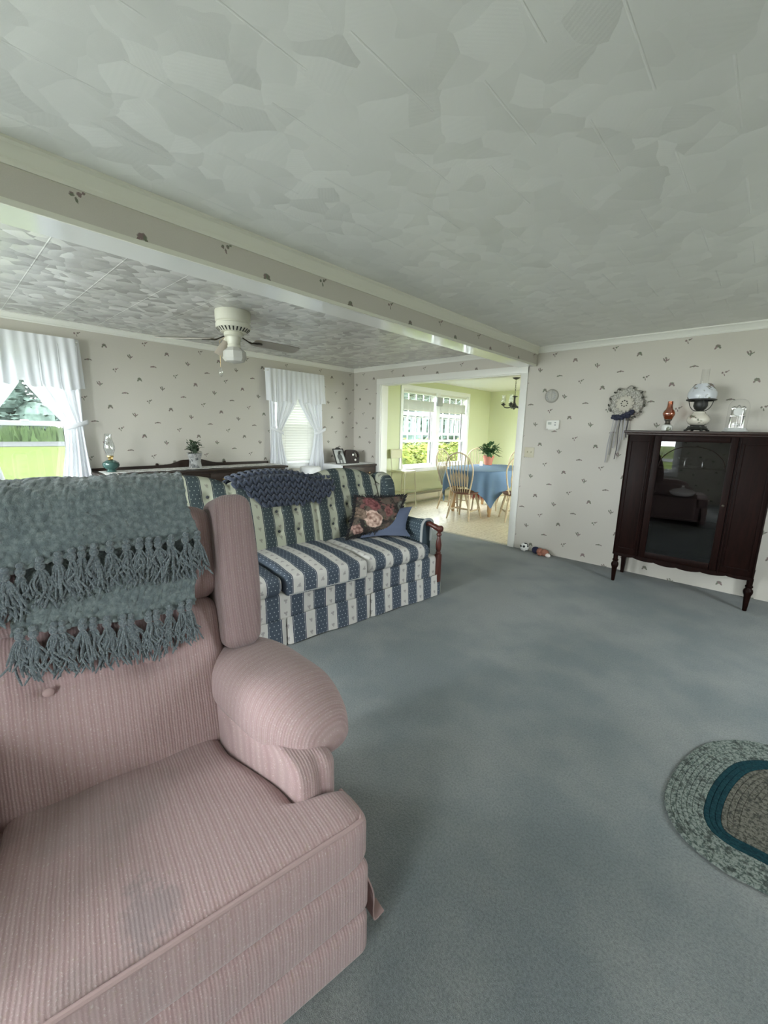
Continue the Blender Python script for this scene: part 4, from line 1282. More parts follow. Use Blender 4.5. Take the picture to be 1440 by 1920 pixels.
# scalloped apron
def apron(x):
    t = (x + .985) / 1.032
    return .262 - .022 * (.5 - .5 * math.cos(2 * PI * t)) - .012 * abs(math.sin(PI * t * 6)) ** .7 + .012
m = MB(); n = 60
out = [(-.985, .29), (.047, .29)] + [(lerp(.047, -.985, i / n), apron(lerp(.047, -.985, i / n))) for i in range(n + 1)]
m.prism(out, -.006, .014, M=Matrix(((1, 0, 0, 0), (0, 0, 1, 0), (0, 1, 0, 0), (0, 0, 0, 1))))
m.build('scalloped_apron', MT['dark_wood'], cb, smooth=False)
for x in (-.958, .030):
    m = MB().lathe([(.013, 0), (.015, .004), (.021, .10), (.024, .135), (.030, .148), (.033, .165), (.030, .182), (.022, .192), (.021, .20), (.026, .206), (.026, .215), (.020, .222), (.022, .275)], 18, M=T(x, .022, 0))
    m.build('leg', MT['dark_wood'], cb)
    m = MB(); yb = D - .03
    m.add([(x - .014, yb - .014, 0), (x + .014, yb - .014, 0), (x + .014, yb + .014, 0), (x - .014, yb + .014, 0), (x - .024, yb - .024, .27), (x + .024, yb - .024, .27), (x + .024, yb + .024, .27), (x - .024, yb + .024, .27)],
          [(3, 2, 1, 0), (4, 5, 6, 7), (0, 1, 5, 4), (1, 2, 6, 5), (2, 3, 7, 6), (3, 0, 4, 7)])
    m.build('leg', MT['dark_wood'], cb, smooth=False)
# dishes behind the glass
china = simple('white_china', (.8, .8, .78), .15)
d = thing('covered_dish', 'white covered dish on the middle shelf behind the cabinet glass', 'dish', (-.53, CF + .16, .874))
MB().lathe([(.05, 0), (.085, .012), (.10, .035), (.10, .04), (.0, .04)], 24).build('bowl', china, d)
m = MB().lathe([(.10, .04), (.07, .062), (.02, .072), (.008, .085), (.014, .095), (0, .10)], 24); m.build('lid', china, d)
for i, x in enumerate((-.55, -.42)):
    g = thing('glass_compote', ('left' if i == 0 else 'right') + ' one of two silvery stemmed dishes on the upper cabinet shelf', 'dish', (x, CF + .17, 1.134), 0, 'stemmed dishes in the cabinet')
    MB().lathe([(.035, 0), (.034, .004), (.008, .012), (.006, .05), (.02, .06), (.055, .075), (.058, .085), (.05, .083), (.0, .066)], 24).build('bowl', MT['silver'], g)
# ------------------------------------------------------------------ on top of the cabinet
yb = 4.56
def painted(name, base, spot):
    m = Mat(name, .25, base, .5); o = m.obj()
    n = m.noise(m.ov, 15, 3, .6); n2 = m.noise(m.ov, 60, 2)
    band = (o[2] * 0 + n).ss(.55, .62)
    c = m.mix(band, base, m.mix(n2.ss(.4, .6), spot, (.16, .17, .12))); m.color(c); return m.m
lp = thing('oil_lamp', 'small oil lamp with a bulbous amber chimney on the cabinet top', 'lamp', (-.725, yb, ZT), 0, 'oil lamps in the living room')
MB().lathe([(.036, 0), (.042, .004), (.045, .03), (.040, .05), (.028, .058), (.0, .06)], 24).build('font', painted('milk_glass', (.66, .66, .62), (.2, .2, .12)), lp)
m = MB().lathe([(.022, .056), (.024, .066), (.018, .07), (.020, .09), (.030, .096), (.030, .104), (.0, .106)], 20); m.build('burner', MT['bronze'], lp)
mb = MB().lathe([(.030, .104), (.036, .115), (.047, .14), (.050, .155), (.044, .175), (.028, .195), (.022, .215), (.021, .262), (.0195, .262), (.0205, .215), (.026, .196), (.042, .175), (.048, .155), (.045, .14), (.034, .116), (.028, .106)], 28, cap=False)
mb.build('chimney', glass_thin('amber_glass', (.82, .56, .42), 3.2), lp)
bl = thing('parlor_lamp', 'large parlor lamp with flower-painted globes and white shade on the cabinet', 'lamp', (-.505, yb, ZT))
m = MB()
for k in range(4):
    a = k * PI / 2 + .5; m.tube(spline([(.095 * math.cos(a), .095 * math.sin(a), .006), (.078 * math.cos(a), .078 * math.sin(a), .012), (.06 * math.cos(a), .06 * math.sin(a), .04)], 5), [.009] * 5 + [.010] * 5 + [.014], 8)
m.lathe([(.07, .014), (.080, .022), (.066, .036), (.052, .048), (.050, .056), (.0, .057)], 28)
m.build('footed_base', MT['black_iron'], bl)
MB().lathe([(.050, .055), (.072, .068), (.083, .092), (.082, .108), (.066, .136), (.050, .150), (.044, .158), (.044, .166), (.030, .172), (.0, .173)], 32).build('painted_font', painted('painted_font_glass', (.60, .56, .48), (.30, .15, .14)), bl)
m = MB().lathe([(.018, .170), (.024, .176), (.040, .19), (.052, .215), (.050, .245), (.044, .262), (.0, .264)], 24); m.build('oil_pot', MT['black_iron'], bl)
m = MB()
for k in range(4):
    a = k * PI / 2 + .3; m.tube(spline([(.02 * math.cos(a), .02 * math.sin(a), .176), (.05 * math.cos(a), .05 * math.sin(a), .182), (.075 * math.cos(a), .075 * math.sin(a), .215), (.088 * math.cos(a), .088 * math.sin(a), .262)], 5), .003, 6)
m.lathe([(.098, .258), (.108, .262), (.110, .270), (.100, .274), (.096, .268)], 36, cap=False)
m.build('shade_ring', MT['black_iron'], bl)
MB().lathe([(.098, .270), (.104, .295), (.102, .325), (.090, .355), (.070, .385), (.063, .398), (.060, .398), (.067, .384), (.086, .354), (.098, .325), (.100, .295), (.095, .272)], 40, cap=False).build('painted_shade', painted('painted_shade_glass', (.58, .60, .64), (.24, .16, .17)), bl)
MB().lathe([(.030, .26), (.034, .30), (.030, .38), (.028, .52), (.026, .52), (.028, .38)], 24, cap=False).build('chimney', MT['dome'], bl)
ck = thing('anniversary_clock', 'silver anniversary clock under a clear glass dome on the cabinet', 'clock', (-.245, yb, ZT))
MB().lathe([(.084, 0), (.090, .005), (.084, .012), (.076, .018), (.070, .034), (.0, .036)], 36).build('clock_base', simple('floral_porcelain', (.52, .53, .52), .3), ck)
m = MB()
for x in (-.042, .042):
    m.lathe([(.008, .034), (.008, .125), (.010, .13), (.006, .135), (.006, .19)], 12, M=T(x, 0, 0))
m.box((-.05, -.012, .127), (.05, .012, .134), .002); m.box((-.046, -.012, .188), (.046, .012, .195), .002)
m.tube(spline([(-.046, -.010, .197), (-.03, -.010, .206), (-.015, -.01, .200), (0, -.010, .216), (.015, -.01, .200), (.03, -.010, .206), (.046, -.010, .197)], 5), .004, 8)
m.build('pillar_frame', MT['silver'], ck)
MB().lathe([(.0, 0), (.032, 0), (.034, .004), (.030, .008), (.0, .008)], 28, M=T(0, -.008, .162) @ rx(PI / 2)).build('dial', simple('white_dial', (.62, .62, .6), .3), ck)
m = MB().tube([(0, 0, .127), (0, 0, .07)], .0015, 6)
for k in range(4):
    a = k * PI / 2 + .4; m.ell((.020 * math.cos(a), .020 * math.sin(a), .062), (.009, .009, .009), 12, 8); m.tube([(0, 0, .066), (.02 * math.cos(a), .02 * math.sin(a), .064)], .002, 6)
m.build('pendulum', MT['silver'], ck)
MB().lathe([(.070, .034), (.070, .20), (.066, .225), (.052, .25), (.03, .264), (.0, .268)], 40).build('glass_dome', MT['dome'], ck)

# ------------------------------------------------------------------ things on the far wall
YW = DY
t = thing('thermostat', 'small white digital thermostat on the papered wall', 'thermostat', (-1.842, YW + .003, 1.50))
MB().box((-.072, -.030, -.050), (.072, 0, .050), .010, 3).build('housing', MT['white_plastic'], t)
MB().box((-.050, -.033, .000), (-.012, -.029, .026), .001).build('display', MT['lcd'], t)
for k, (x, z) in enumerate(((.030, .022), (.030, -.004))): MB().box((x - .009, -.034, z - .006), (x + .009, -.029, z + .006), .002).build('button', MT['gray_plastic'], t)
MB().box((-.045, -.032, -.057), (.045, -.004, -.046), .003).build('lower_cover', MT['white_plastic'], t)
t = thing('smoke_alarm', 'round white vented alarm on the wall above the thermostat', 'alarm', (-1.888, YW, 1.812))
MB().lathe([(.074, 0), (.074, .014), (.066, .026), (.052, .032), (.0, .034)], 36, M=rx(PI / 2)).build('housing', MT['alarm'], t)
m = MB()
for sg in (-1, 1):
    for k in range(5):
        a = .7 + k * .42; m.box((sg * math.sin(a) * .046 - .008, -.0355, math.cos(a) * .046 - .004), (sg * math.sin(a) * .046 + .008, -.031, math.cos(a) * .046 + .004), .001)
m.build('vent_slots', MT['gray_plastic'], t)
MB().box((-.011, -.038, -.055), (.011, -.031, .058), .003).build('centre_bar', MT['alarm'], t)
t = thing('light_switch', 'double light switch on an ivory plate beside the dining opening', 'switch', (-2.092, YW, 1.178))
MB().box((-.058, -.006, -.058), (.058, 0, .058), .004).build('switch_plate', MT['ivory'], t)
for x in (-.023, .023):
    MB().box((x - .005, -.020, -.004), (x + .005, -.004, .014), .002).build('toggle', MT['ivory'], t)
# lace dream wreath with ribbon tails
t = thing('wall_wreath', 'round lace and vine wall wreath with navy bow and hanging ribbon tails', 'wreath', (-1.128, YW - .02, 1.712))
rnd = random.Random(4)
m = MB(); pts = []
for k in range(160):
    a = 2 * PI * k / 160; r = .150 + .016 * math.sin(a * 9)
    pts.append((r * math.sin(a), -.012 + .004 * math.sin(a * 5), r * math.cos(a) * 1.02))
m.tube(pts, .0042, 6, closed=True)
m.build('vine_ring', simple('grey_vine', (.22, .21, .185), .8), t)
m = MB()
for k in range(15):
    a = 2 * PI * k / 15 + rnd.uniform(-.08, .08)
    if abs(math.sin(a / 2)) < .1: continue
    r = .155 + rnd.uniform(-.008, .012)
    R = Matrix.Rotation(rnd.uniform(-.6, .6), 3, 'Y') @ Matrix.Rotation(rnd.uniform(-.4, .4), 3, 'X')
    m.ell((r * math.sin(a), -.022, r * math.cos(a)), (.014, .006, .009), 8, 5, R=Matrix.Rotation(-a + rnd.uniform(-.7, .7), 3, 'Y'))
m.build('leaves', simple('dark_dried_leaves', (.06, .058, .045), .8), t)
lace = Mat('cream_lace', .9, (.42, .40, .36), .2)
o = lace.obj(); an = lace.noise(lace.ov, 95, 3, .7); lace.color(lace.mix(an.ss(.44, .56), (.27, .26, .23), (.52, .50, .45)))
def dis(u, v):
    a = 2 * PI * u; r = .145 * v + .0001
    return (r * math.sin(a), -.006 - .010 * math.sin(v * 9) * v + .006 * math.sin(a * 16) * v * v, r * math.cos(a))
MB().grid(dis, 120, 20).build('lace_disc', lace.m, t, ang=180)
m = MB().lathe([(.0, .0), (.066, 0), (.070, .004), (.062, .010), (.045, .014), (.030, .012), (.0, .016)], 40, M=T(-.012, -.014, -.002) @ rx(PI / 2))
for k in range(12):
    a = 2 * PI * k / 12; m.ell((-.012 + .068 * math.sin(a), -.018, -.002 + .068 * math.cos(a)), (.016, .005, .016), 10, 5)
m.build('doily', simple('cream_doily', (.50, .47, .40), .9), t)
m = MB()
for k in range(8):
    a = 2 * PI * k / 8; m.ell((-.012 + .028 * math.sin(a), -.032, -.002 + .028 * math.cos(a)), (.006, .003, .006), 8, 5)
m.build('doily_beads', MT['black_iron'], t)
m = MB()
for k in range(44):
    x = -.10 + .17 * k / 43; m.ell((x, -.030 + rnd.uniform(-.008, .006), -.105 - .028 * (1 - ((x + .02) / .09) ** 2) + .25 * (x + .02) + rnd.uniform(-.014, .014)), (.020, .012, .015), 8, 5, R=Matrix.Rotation(rnd.uniform(-1, 1), 3, 'Y'))
m.build('navy_bow', simple('navy_ribbon', (.014, .017, .040), .7), t)
for k, (x, dx, l, w_) in enumerate(((-.075, -.035, .40, .010), (-.055, -.02, .33, .010), (-.03, -.012, .44, .008), (-.015, -.006, .36, .010), (.01, .0, .24, .012), (.035, .002, .22, .012), (-.09, -.04, .48, .012))):
    m = MB().shell(lambda u, v: (x + dx * v + w_ * (u - .5) + .004 * math.sin(v * 8 + k), -.012 - .002 * k - .004 * math.sin(v * 5 + k), -.115 - l * v), 3, 16, .0012)
    m.build('ribbon_tail', simple('ribbon_tail', ((.35, .34, .34), (.30, .29, .31), (.05, .045, .05))[k % 3], .7), t)
# ------------------------------------------------------------------ toys by the opening
b = thing('toy_ball', 'little white ball with black spots on the carpet by the opening', 'ball', (-2.015, 4.715, .052))
mm = Mat('white_plush', .8, (.72, .71, .68), .2); mm.obj(); vv = mm.voro(mm.ov, 21, 'F1'); mm.color(mm.mix(vv.ss(.34, .27), (.72, .71, .68), (.02, .02, .022)))
MB().ell((0, 0, 0), (.052, .052, .052), 28, 18).build('ball_cover', mm.m, b)
d = thing('soft_doll', 'small soft doll in navy cap and rust clothes lying against the skirting', 'toy', (-1.79, 4.69, .0), -.25)
MB().ell((-.085, 0, .043), (.048, .042, .042), 20, 12).build('navy_cap', simple('navy_felt', (.014, .016, .045), .9), d)
m = MB().ell((-.025, 0, .042), (.045, .040, .040), 18, 12); m.ell((.035, .002, .042), (.050, .042, .041), 18, 12); m.ell((.0, -.042, .022), (.030, .016, .018), 12, 8)
m.build('body', simple('rust_felt', (.30, .125, .085), .9), d)
m = MB().ell((.088, -.012, .026), (.034, .022, .024), 16, 10); m.build('foot', simple('white_felt', (.66, .60, .56), .9), d)
# ------------------------------------------------------------------ braided rug
rg = thing('braided_rug', 'oval braided rug in grey-green with a dark teal ring', 'rug', (0, 0, 0))
half = [(.196, 1.590), (.11, 1.583), (.03, 1.600), (-.040, 1.642), (-.088, 1.715), (-.110, 1.815), (-.100, 1.98), (-.066, 2.14), (-.020, 2.265), (.045, 2.355), (.12, 2.420), (.21, 2.458), (.38, 2.507), (.6, 2.538), (.85, 2.55), (1.08, 2.55)]
cx, cy = .74, 2.06
full = half + [(2 * cx - x, 2 * cy - y) for x, y in half]
outl = [Vector((p.x, p.y, 0)) for p in spline([(x, y, 0) for x, y in full], 6, closed=True)]
def rug_mat(name, cols):
    m = Mat(name, .95, spec=.1); m.obj()
    n = m.noise(m.ov, 85, 3, .75); n2 = m.noise(m.ov, 38, 2)
    c = m.mix(n.ss(.40, .56), cols[0], cols[1]); c = m.mix(n2.ss(.55, .65) * .7, c, cols[2]); m.color(c)
    m.bump(n, .8, .006); return m.m
def ring(mb, off, lift):
    P = outl; n = len(P)
    # shrink along the inward normal
    Q = []
    for i in range(n):
        t = (P[(i + 1) % n] - P[i - 1]).normalized(); nr = Vector((t.y, -t.x, 0))
        if nr.dot(Vector((cx, cy, 0)) - P[i]) < 0: nr = -nr
        k = off
        Q.append(P[i] + nr * k)
    Q = [Vector((lerp(q.x, cx, 0), lerp(q.y, cy, 0), lift + .0015 * math.sin(i * 2.1 + off * 300))) for i, q in enumerate(Q)]
    # relax so that tight corners do not fold over
    for _ in range(int(off * 60)):
        Q = [Q[i] * .5 + (Q[i - 1] + Q[(i + 1) % n]) * .25 for i in range(n)]
    mb.tube(Q, .0098, 7, closed=True, flat=.62)
A, B_, Cc = MB(), MB(), MB()
nr = 25
for k in range(nr):
    off = .009 + k * .0172
    mb = A if k < 7 else (B_ if k < 10 else Cc)
    ring(mb, off, .0065)
Cc.box((.34, 1.98, .001), (1.14, 2.14, .010), .003)
A.build('braided_border', rug_mat('grey_braid', ((.06, .08, .072), (.20, .225, .205), (.03, .036, .033))), rg)
B_.build('teal_ring', rug_mat('teal_braid', ((.006, .026, .034), (.010, .042, .052), (.006, .022, .03))), rg)
Cc.build('braided_centre', rug_mat('brown_braid', ((.05, .05, .042), (.135, .13, .108), (.03, .033, .03))), rg)
# ------------------------------------------------------------------ sideboard under the window wall
bu = thing('sideboard', 'long dark sideboard with a crested back rail along the window wall', 'sideboard', (LX + .012, 2.11, 0))
BW, BD, BH = 2.08, .50, .918
m = MB().box((0, -BW / 2, BH - .025), (BD, BW / 2, BH), .008, 3); m.build('top', MT['buffet_wood'], bu)
m = MB().box((.01, -BW / 2 + .03, .16), (BD - .03, BW / 2 - .03, BH - .025), .004); m.build('body', MT['buffet_wood'], bu)
ws = (BW - .10) / 4
for k in range(4):
    y0 = -BW / 2 + .05 + k * ws
    d = MB().box((BD - .032, y0 + .006, BH - .19), (BD - .014, y0 + ws - .006, BH - .045), .005).build('drawer', MT['buffet_wood'], bu)
    for q in (.3, .7): MB().lathe([(.006, 0), (.005, .012), (.012, .018), (.012, .024), (0, .028)], 12, M=T(BD - .014, y0 + ws * q, BH - .115) @ ry(PI / 2)).build('knob', MT['brass'], d)
    d = MB().box((BD - .032, y0 + .006, .18), (BD - .014, y0 + ws - .006, BH - .20), .005).build('cupboard_door', MT['buffet_wood'], bu)
    MB().lathe([(.006, 0), (.005, .012), (.012, .018), (0, .026)], 12, M=T(BD - .014, y0 + ws * (.85 if k % 2 == 0 else .15), .5) @ ry(PI / 2)).build('knob', MT['brass'], d)
for x in (.05, BD - .07):
    for y in (-BW / 2 + .07, BW / 2 - .07): MB().lathe([(.018, 0), (.024, .02), (.030, .10), (.034, .165)], 14, M=T(x, y, 0)).build('leg', MT['buffet_wood'], bu)
# back rail with a raised crest and small knobs
yo = 2.11
prof = [(1.075 - yo, .028), (1.74 - yo, .034), (1.80 - yo, .036), (1.87 - yo, .044), (1.93 - yo, .062), (1.99 - yo, .082), (2.05 - yo, .086), (2.19 - yo, .086), (2.24 - yo, .082), (2.31 - yo, .062), (2.38 - yo, .046), (2.50 - yo, .036), (3.145 - yo, .030)]
P = spline([(a, b, 0) for a, b in prof], 5)
out = [(p.x, BH + p.y) for p in P] + [(3.145 - yo, BH - .004), (1.075 - yo, BH - .004)]
m = MB().prism(out, .004, .026, M=Matrix(((0, 0, 1, 0), (1, 0, 0, 0), (0, 1, 0, 0), (0, 0, 0, 1))), bev=.003)
br = m.build('crested_back_rail', MT['buffet_wood'], bu, smooth=False)
for y in (1.72 - yo, 2.52 - yo): MB().lathe([(.014, 0), (.018, .010), (.012, .022), (0, .026)], 12, M=T(.016, y, BH + .032)).build('finial', MT['buffet_wood'], br)
lace2 = Mat('white_lace', .9, (.70, .69, .67), .2); lace2.obj(); q = lace2.noise(lace2.ov, 55, 3, .7); lace2.color(lace2.mix(q.ss(.44, .56), (.50, .49, .47), (.80, .79, .77)))
ru = thing('lace_runner', 'white lace runner along the sideboard with one end folded over its front corner', 'runner', (LX + .012, 2.11, BH))
def rf(u, v):
    y = lerp(-.985, .99, u); x = lerp(.12, .40 + .012 * math.sin(u * 90), v)
    return (x, y, .0045 + .0035 * max(0, noise.noise(Vector((y * 5, x * 9, 2)))) )
m = MB().shell(rf, 160, 10, .003); m.build('runner_cloth', lace2.m, ru)
def flap(u, v):
    y = lerp(-1.01, -.905, u); d = v * .24
    if d < .12: return (lerp(.385, .503, d / .12), y + .004 * math.sin(v * 9), .0062)
    e = d - .12; return (.507 + .012 * e / .12 + .006 * math.sin(u * 9) * e / .12, y + .02 * e / .12 * (u - .3), .004 - e * .82)
m = MB().shell(flap, 20, 24, .002); m.build('folded_end', lace2.m, ru)
ol = thing('oil_lamp', 'teal glass oil lamp with a clear curved chimney on the sideboard', 'lamp', (-4.87, 1.215, BH + .0005), 0, 'oil lamps in the living room')
m = Mat('teal_glass', .08, (.055, .14, .125), .8); m.b.inputs['Transmission Weight'].default_value = .35
MB().lathe([(.044, 0), (.050, .004), (.040, .022), (.038, .030), (.066, .052), (.076, .078), (.070, .100), (.040, .120), (.018, .128), (.0, .129)], 32).build('font', m.m, ol)
m = MB().lathe([(.018, .126), (.022, .130), (.016, .14), (.024, .152), (.030, .158), (.028, .168), (.0, .170)], 20)
m.tube([(.02, 0, .146), (.052, 0, .146)], .002, 6); m.lathe([(.0, 0), (.009, 0), (.009, .003), (0, .003)], 12, M=T(.052, 0, .146) @ ry(PI / 2))
m.build('burner', MT['brass'], ol)
MB().lathe([(.027, .166), (.034, .19), (.046, .225), (.050, .25), (.044, .285), (.031, .33), (.027, .36), (.033, .385), (.031, .386), (.0245, .36), (.028, .33), (.041, .285), (.047, .25), (.043, .225), (.031, .19)], 32, cap=False).build('chimney', MT['clear'], ol)
va = thing('plant_vase', 'patterned grey vase with a leafy green sprig on the sideboard', 'vase', (-4.86, 2.052, BH + .008))
m = Mat('mottled_vase', .3, (.3, .3, .3), .5); m.obj(); q = m.noise(m.ov, 26, 3, .6); q2 = m.noise(m.ov, 40, 2)
m.color(m.mix(q.ss(.45, .55), (.36, .36, .35), m.mix(q2.ss(.45, .55), (.07, .075, .08), (.17, .17, .165))))
def vz(u, v):
    a = 2 * PI * u; z = .165 * v; r = .062 - .012 * math.sin(v * PI) + .008 * v
    sq = 1 / max(abs(math.cos(a)), abs(math.sin(a))) ** .55
    return (r * sq * math.cos(a), r * sq * math.sin(a) * 1.05, z)
mb = MB().grid(vz, 48, 14, closeu=True); mb.grid(lambda u, v: tuple(Vector(vz(u, 0)) * (1 - v)), 48, 2, closeu=True)
mb.build('vase', m.m, va)
rnd = random.Random(12); mb = MB()
def leaf(mb, base, dirv, l, w_, curl, rnd, M=None):
    d = Vector(dirv).normalized(); s = d.cross(Vector((0, 0, 1)));
    if s.length < .1: s = Vector((1, 0, 0))
    s.normalize(); n = s.cross(d)
    def f(u, v):
        ww = w_ * math.sin(PI * min(1, v * .96 + .04)) ** .8 * (1 - .25 * v)
        c = -curl * v * v * l
        return Vector(base) + d * (l * v) + Vector((0, 0, c)) + s * (ww * (u - .5)) + n * (-.25 * ww * abs(u - .5))
    mb.grid(f, 4, 8, M=M)
for k in range(95):
    a = rnd.uniform(0, 6.28); el = rnd.uniform(-.1, 1.3); q = rnd.uniform(.0, .055)
    leaf(mb, (q * math.cos(a) * 1.1, q * math.sin(a) * 1.2, rnd.uniform(.16, .30)), (math.cos(a) * math.cos(el), math.sin(a) * math.cos(el), math.sin(el)), rnd.uniform(.045, .075), rnd.uniform(.028, .045), rnd.uniform(.1, .5), rnd)
MT['dusty_leaf'] = leaf_mat('dusty_leaf', (.045, .075, .045), (.11, .15, .10), 30)
mb.build('leaves', MT['dusty_leaf'], va)
mb = MB()
for k in range(7):
    a = k * .9; mb.tube([(0, 0, .01), (.012 * math.cos(a), .012 * math.sin(a), .14), (.025 * math.cos(a), .03 * math.sin(a), .25)], .0025, 5)
mb.build('stems', MT['dusty_leaf'], va)
# white draped stand between the sideboard and the corner dresser
ds = thing('draped_stand', 'small round stand under a white cloth between sideboard and corner dresser', 'stand', (-4.76, 3.62, 0))
def dc(u, v):
    a = 2 * PI * u
    if v < .3: r = .14 * v / .3; z = .868 + .012 * math.cos(v / .3 * PI / 2)
    else: q = (v - .3) / .7; r = .145 + .05 * q + .016 * q * math.sin(a * 8); z = .862 - .80 * q
    return (r * math.cos(a), r * math.sin(a), z)
MB().grid(dc, 96, 30, closeu=True).build('draped_cloth', simple('white_cotton', (.80, .80, .80), .85), ds, ang=180)
MB().lathe([(.11, 0), (.10, .02), (.03, .04), (.03, .80), (.12, .82), (.13, .85), (0, .852)], 20).build('pedestal', MT['buffet_wood'], ds)
# corner dresser
cd = thing('corner_dresser', 'dark wooden dresser in the far left corner with a white cloth on it', 'dresser', (LX + .012, 4.435, 0))
m = MB().box((0, -.345, .845), (.55, .342, .872), .008, 3); m.build('top', MT['buffet_wood'], cd)
m = MB().box((.01, -.33, .06), (.53, .33, .845), .004); m.build('body', MT['buffet_wood'], cd)
for k in range(4):
    z0 = .08 + k * .19
    d = MB().box((.525, -.315, z0 + .006), (.542, .315, z0 + .184), .005).build('drawer', MT['buffet_wood'], cd)
    for y in (-.17, .17): MB().lathe([(.006, 0), (.005, .012), (.012, .018), (0, .027)], 12, M=T(.542, y, z0 + .095) @ ry(PI / 2)).build('knob', MT['brass'], d)
for x in (.04, .49):
    for y in (-.30, .30): MB().box((x - .025, y - .025, 0), (x + .025, y + .025, .062), .004).build('foot', MT['buffet_wood'], cd)
fl = Mat('flowered_white_cloth', .9, (.8, .8, .8), .2); fl.obj(); q = fl.voro(fl.ov, 17, 'F1', rand=.7); q2 = fl.noise(fl.ov, 40, 2)
fl.color(fl.mix((q + q2 * .12).ss(.27, .20), (.78, .78, .78), (.30, .30, .36)))
dc_ = thing('dresser_cloth', 'white cloth with little flowers draped over the corner dresser end', 'tablecloth', (LX + .012, 4.435, .872))
def cl(u, v):
    y = .33; d = v * .86
    x = lerp(.03, .515, u)
    if d < .67: return (x, .325 - d, .004)
    e = d - .67; return (x - .02 * e * 0, -.352 - .02 * e, .004 - e * (1 + .25 * math.sin(u * PI) - .12))
m = MB().shell(cl, 30, 60, .003); m.build('cloth', fl.m, dc_, ang=60)
pf = thing('photo_frame', 'black framed black-and-white portrait leaning back on the corner dresser', 'picture frame', (-4.78, 4.235, .8765), math.radians(-12))
# faces +x, leans back
Mf = T(0, 0, 0) @ ry(math.radians(-31))
m = MB(); fw, fh = .185, .265
m.box((-.012, -fw / 2, 0), (.004, -fw / 2 + .014, fh), .002, M=Mf); m.box((-.012, fw / 2 - .014, 0), (.004, fw / 2, fh), .002, M=Mf)
m.box((-.012, -fw / 2, 0), (.004, fw / 2, .014), .002, M=Mf); m.box((-.012, -fw / 2, fh - .018), (.004, fw / 2, fh), .002, M=Mf)
m.prism([(p.x, p.y) for p in spline([(-.045, fh - .002, 0), (-.03, fh + .016, 0), (0, fh + .022, 0), (.03, fh + .016, 0), (.045, fh - .002, 0)], 4)], -.012, .004, M=Mf @ Matrix(((0, 0, 1, 0), (1, 0, 0, 0), (0, 1, 0, 0), (0, 0, 0, 1))))
m.build('frame', MT['black_iron'], pf)
ph = Mat('grey_portrait', .25, (.5, .5, .5), .5); oo = ph.obj()
yy = oo[1]; zz = oo[2] * 1.05
paper = (.50, .51, .50)
zz = zz * .92
head = ((yy * yy + (zz - .155) * (zz - .155)).sqrt()).lt(.017)
coat = ((yy / .042) * (yy / .042) + ((zz - .10) / .045) * ((zz - .10) / .045)).lt(1.0)
leg1 = ((yy + .02).abs()).lt(.014) * zz.lt(.085); leg2 = ((yy - .03).abs()).lt(.014) * zz.lt(.085)
c = ph.mix(leg1.max(leg2), paper, (.16, .165, .165)); c = ph.mix(coat, c, (.10, .105, .105)); c = ph.mix(head, c, (.20, .20, .19)); ph.color(c)
MB().box((-.004, -fw / 2 + .012, .012), (-.002, fw / 2 - .012, fh - .016), M=Mf).build('photograph', ph.m, pf, smooth=False)
MB().box((-.085, -.02, 0), (-.080, .02, .15), .001, M=T(.0, 0, 0.0) @ ry(math.radians(14)) @ T(-.04, 0, .022)).build('easel_back', MT['black_iron'], pf)
wh = thing('wooden_holder', 'dark wooden upright holder with a cut-out handle and two white knobs in the corner', 'holder', (-4.81, 4.47, .8765), math.radians(-8))
out = [(p.x, p.y) for p in spline([(-.135, 0, 0), (-.135, .16, 0), (-.12, .205, 0), (-.03, .212, 0), (.06, .20, 0), (.115, .155, 0), (.125, .08, 0), (.12, 0, 0)], 5)]
hole = [(p.x, p.y) for p in spline([(.03, .175, 0), (.075, .165, 0), (.10, .135, 0), (.105, .095, 0), (.06, .098, 0), (.038, .13, 0)], 4, closed=True)]
def ray_out(pts, c, ang):
    d = (math.cos(ang), math.sin(ang)); best = 0
    for i in range(len(pts)):
        (x1, y1), (x2, y2) = pts[i], pts[(i + 1) % len(pts)]
        ex_, ey_ = x2 - x1, y2 - y1; den = d[0] * ey_ - d[1] * ex_
        if abs(den) < 1e-12: continue
        t = ((x1 - c[0]) * ey_ - (y1 - c[1]) * ex_) / den; u = ((x1 - c[0]) * d[1] - (y1 - c[1]) * d[0]) / den
        if t > 0 and -1e-9 <= u <= 1 + 1e-9: best = max(best, t)
    return (c[0] + d[0] * best, c[1] + d[1] * best)
hc = (.072, .133); n = 96; m = MB()
Mw = Matrix(((0, 0, 1, -.02), (1, 0, 0, 0), (0, 1, 0, 0), (0, 0, 0, 1)))
vs_ = []
for i in range(n):
    a = 2 * PI * i / n; o1 = ray_out(out, hc, a); h1 = ray_out(hole, hc, a)
    vs_ += [(*o1, 0), (*h1, 0), (*h1, .045), (*o1, .045)]
m.add(vs_, [(i * 4 + k, ((i + 1) % n) * 4 + k, ((i + 1) % n) * 4 + (k + 1) % 4, i * 4 + (k + 1) % 4) for i in range(n) for k in range(4)], Mw)
m.build('body', wood('dark_brown_wood', (.014, .009, .008), (.03, .018, .015), .5, sp=.15), wh, smooth=False)
for (y, z) in ((.0, .135), (.045, .055)):
    MB().lathe([(.017, 0), (.017, .006), (.012, .010), (.006, .010), (.005, .006), (0, .006)], 16, M=T(.025, y, z) @ ry(PI / 2)).build('white_knob', MT['white_plastic'], wh)

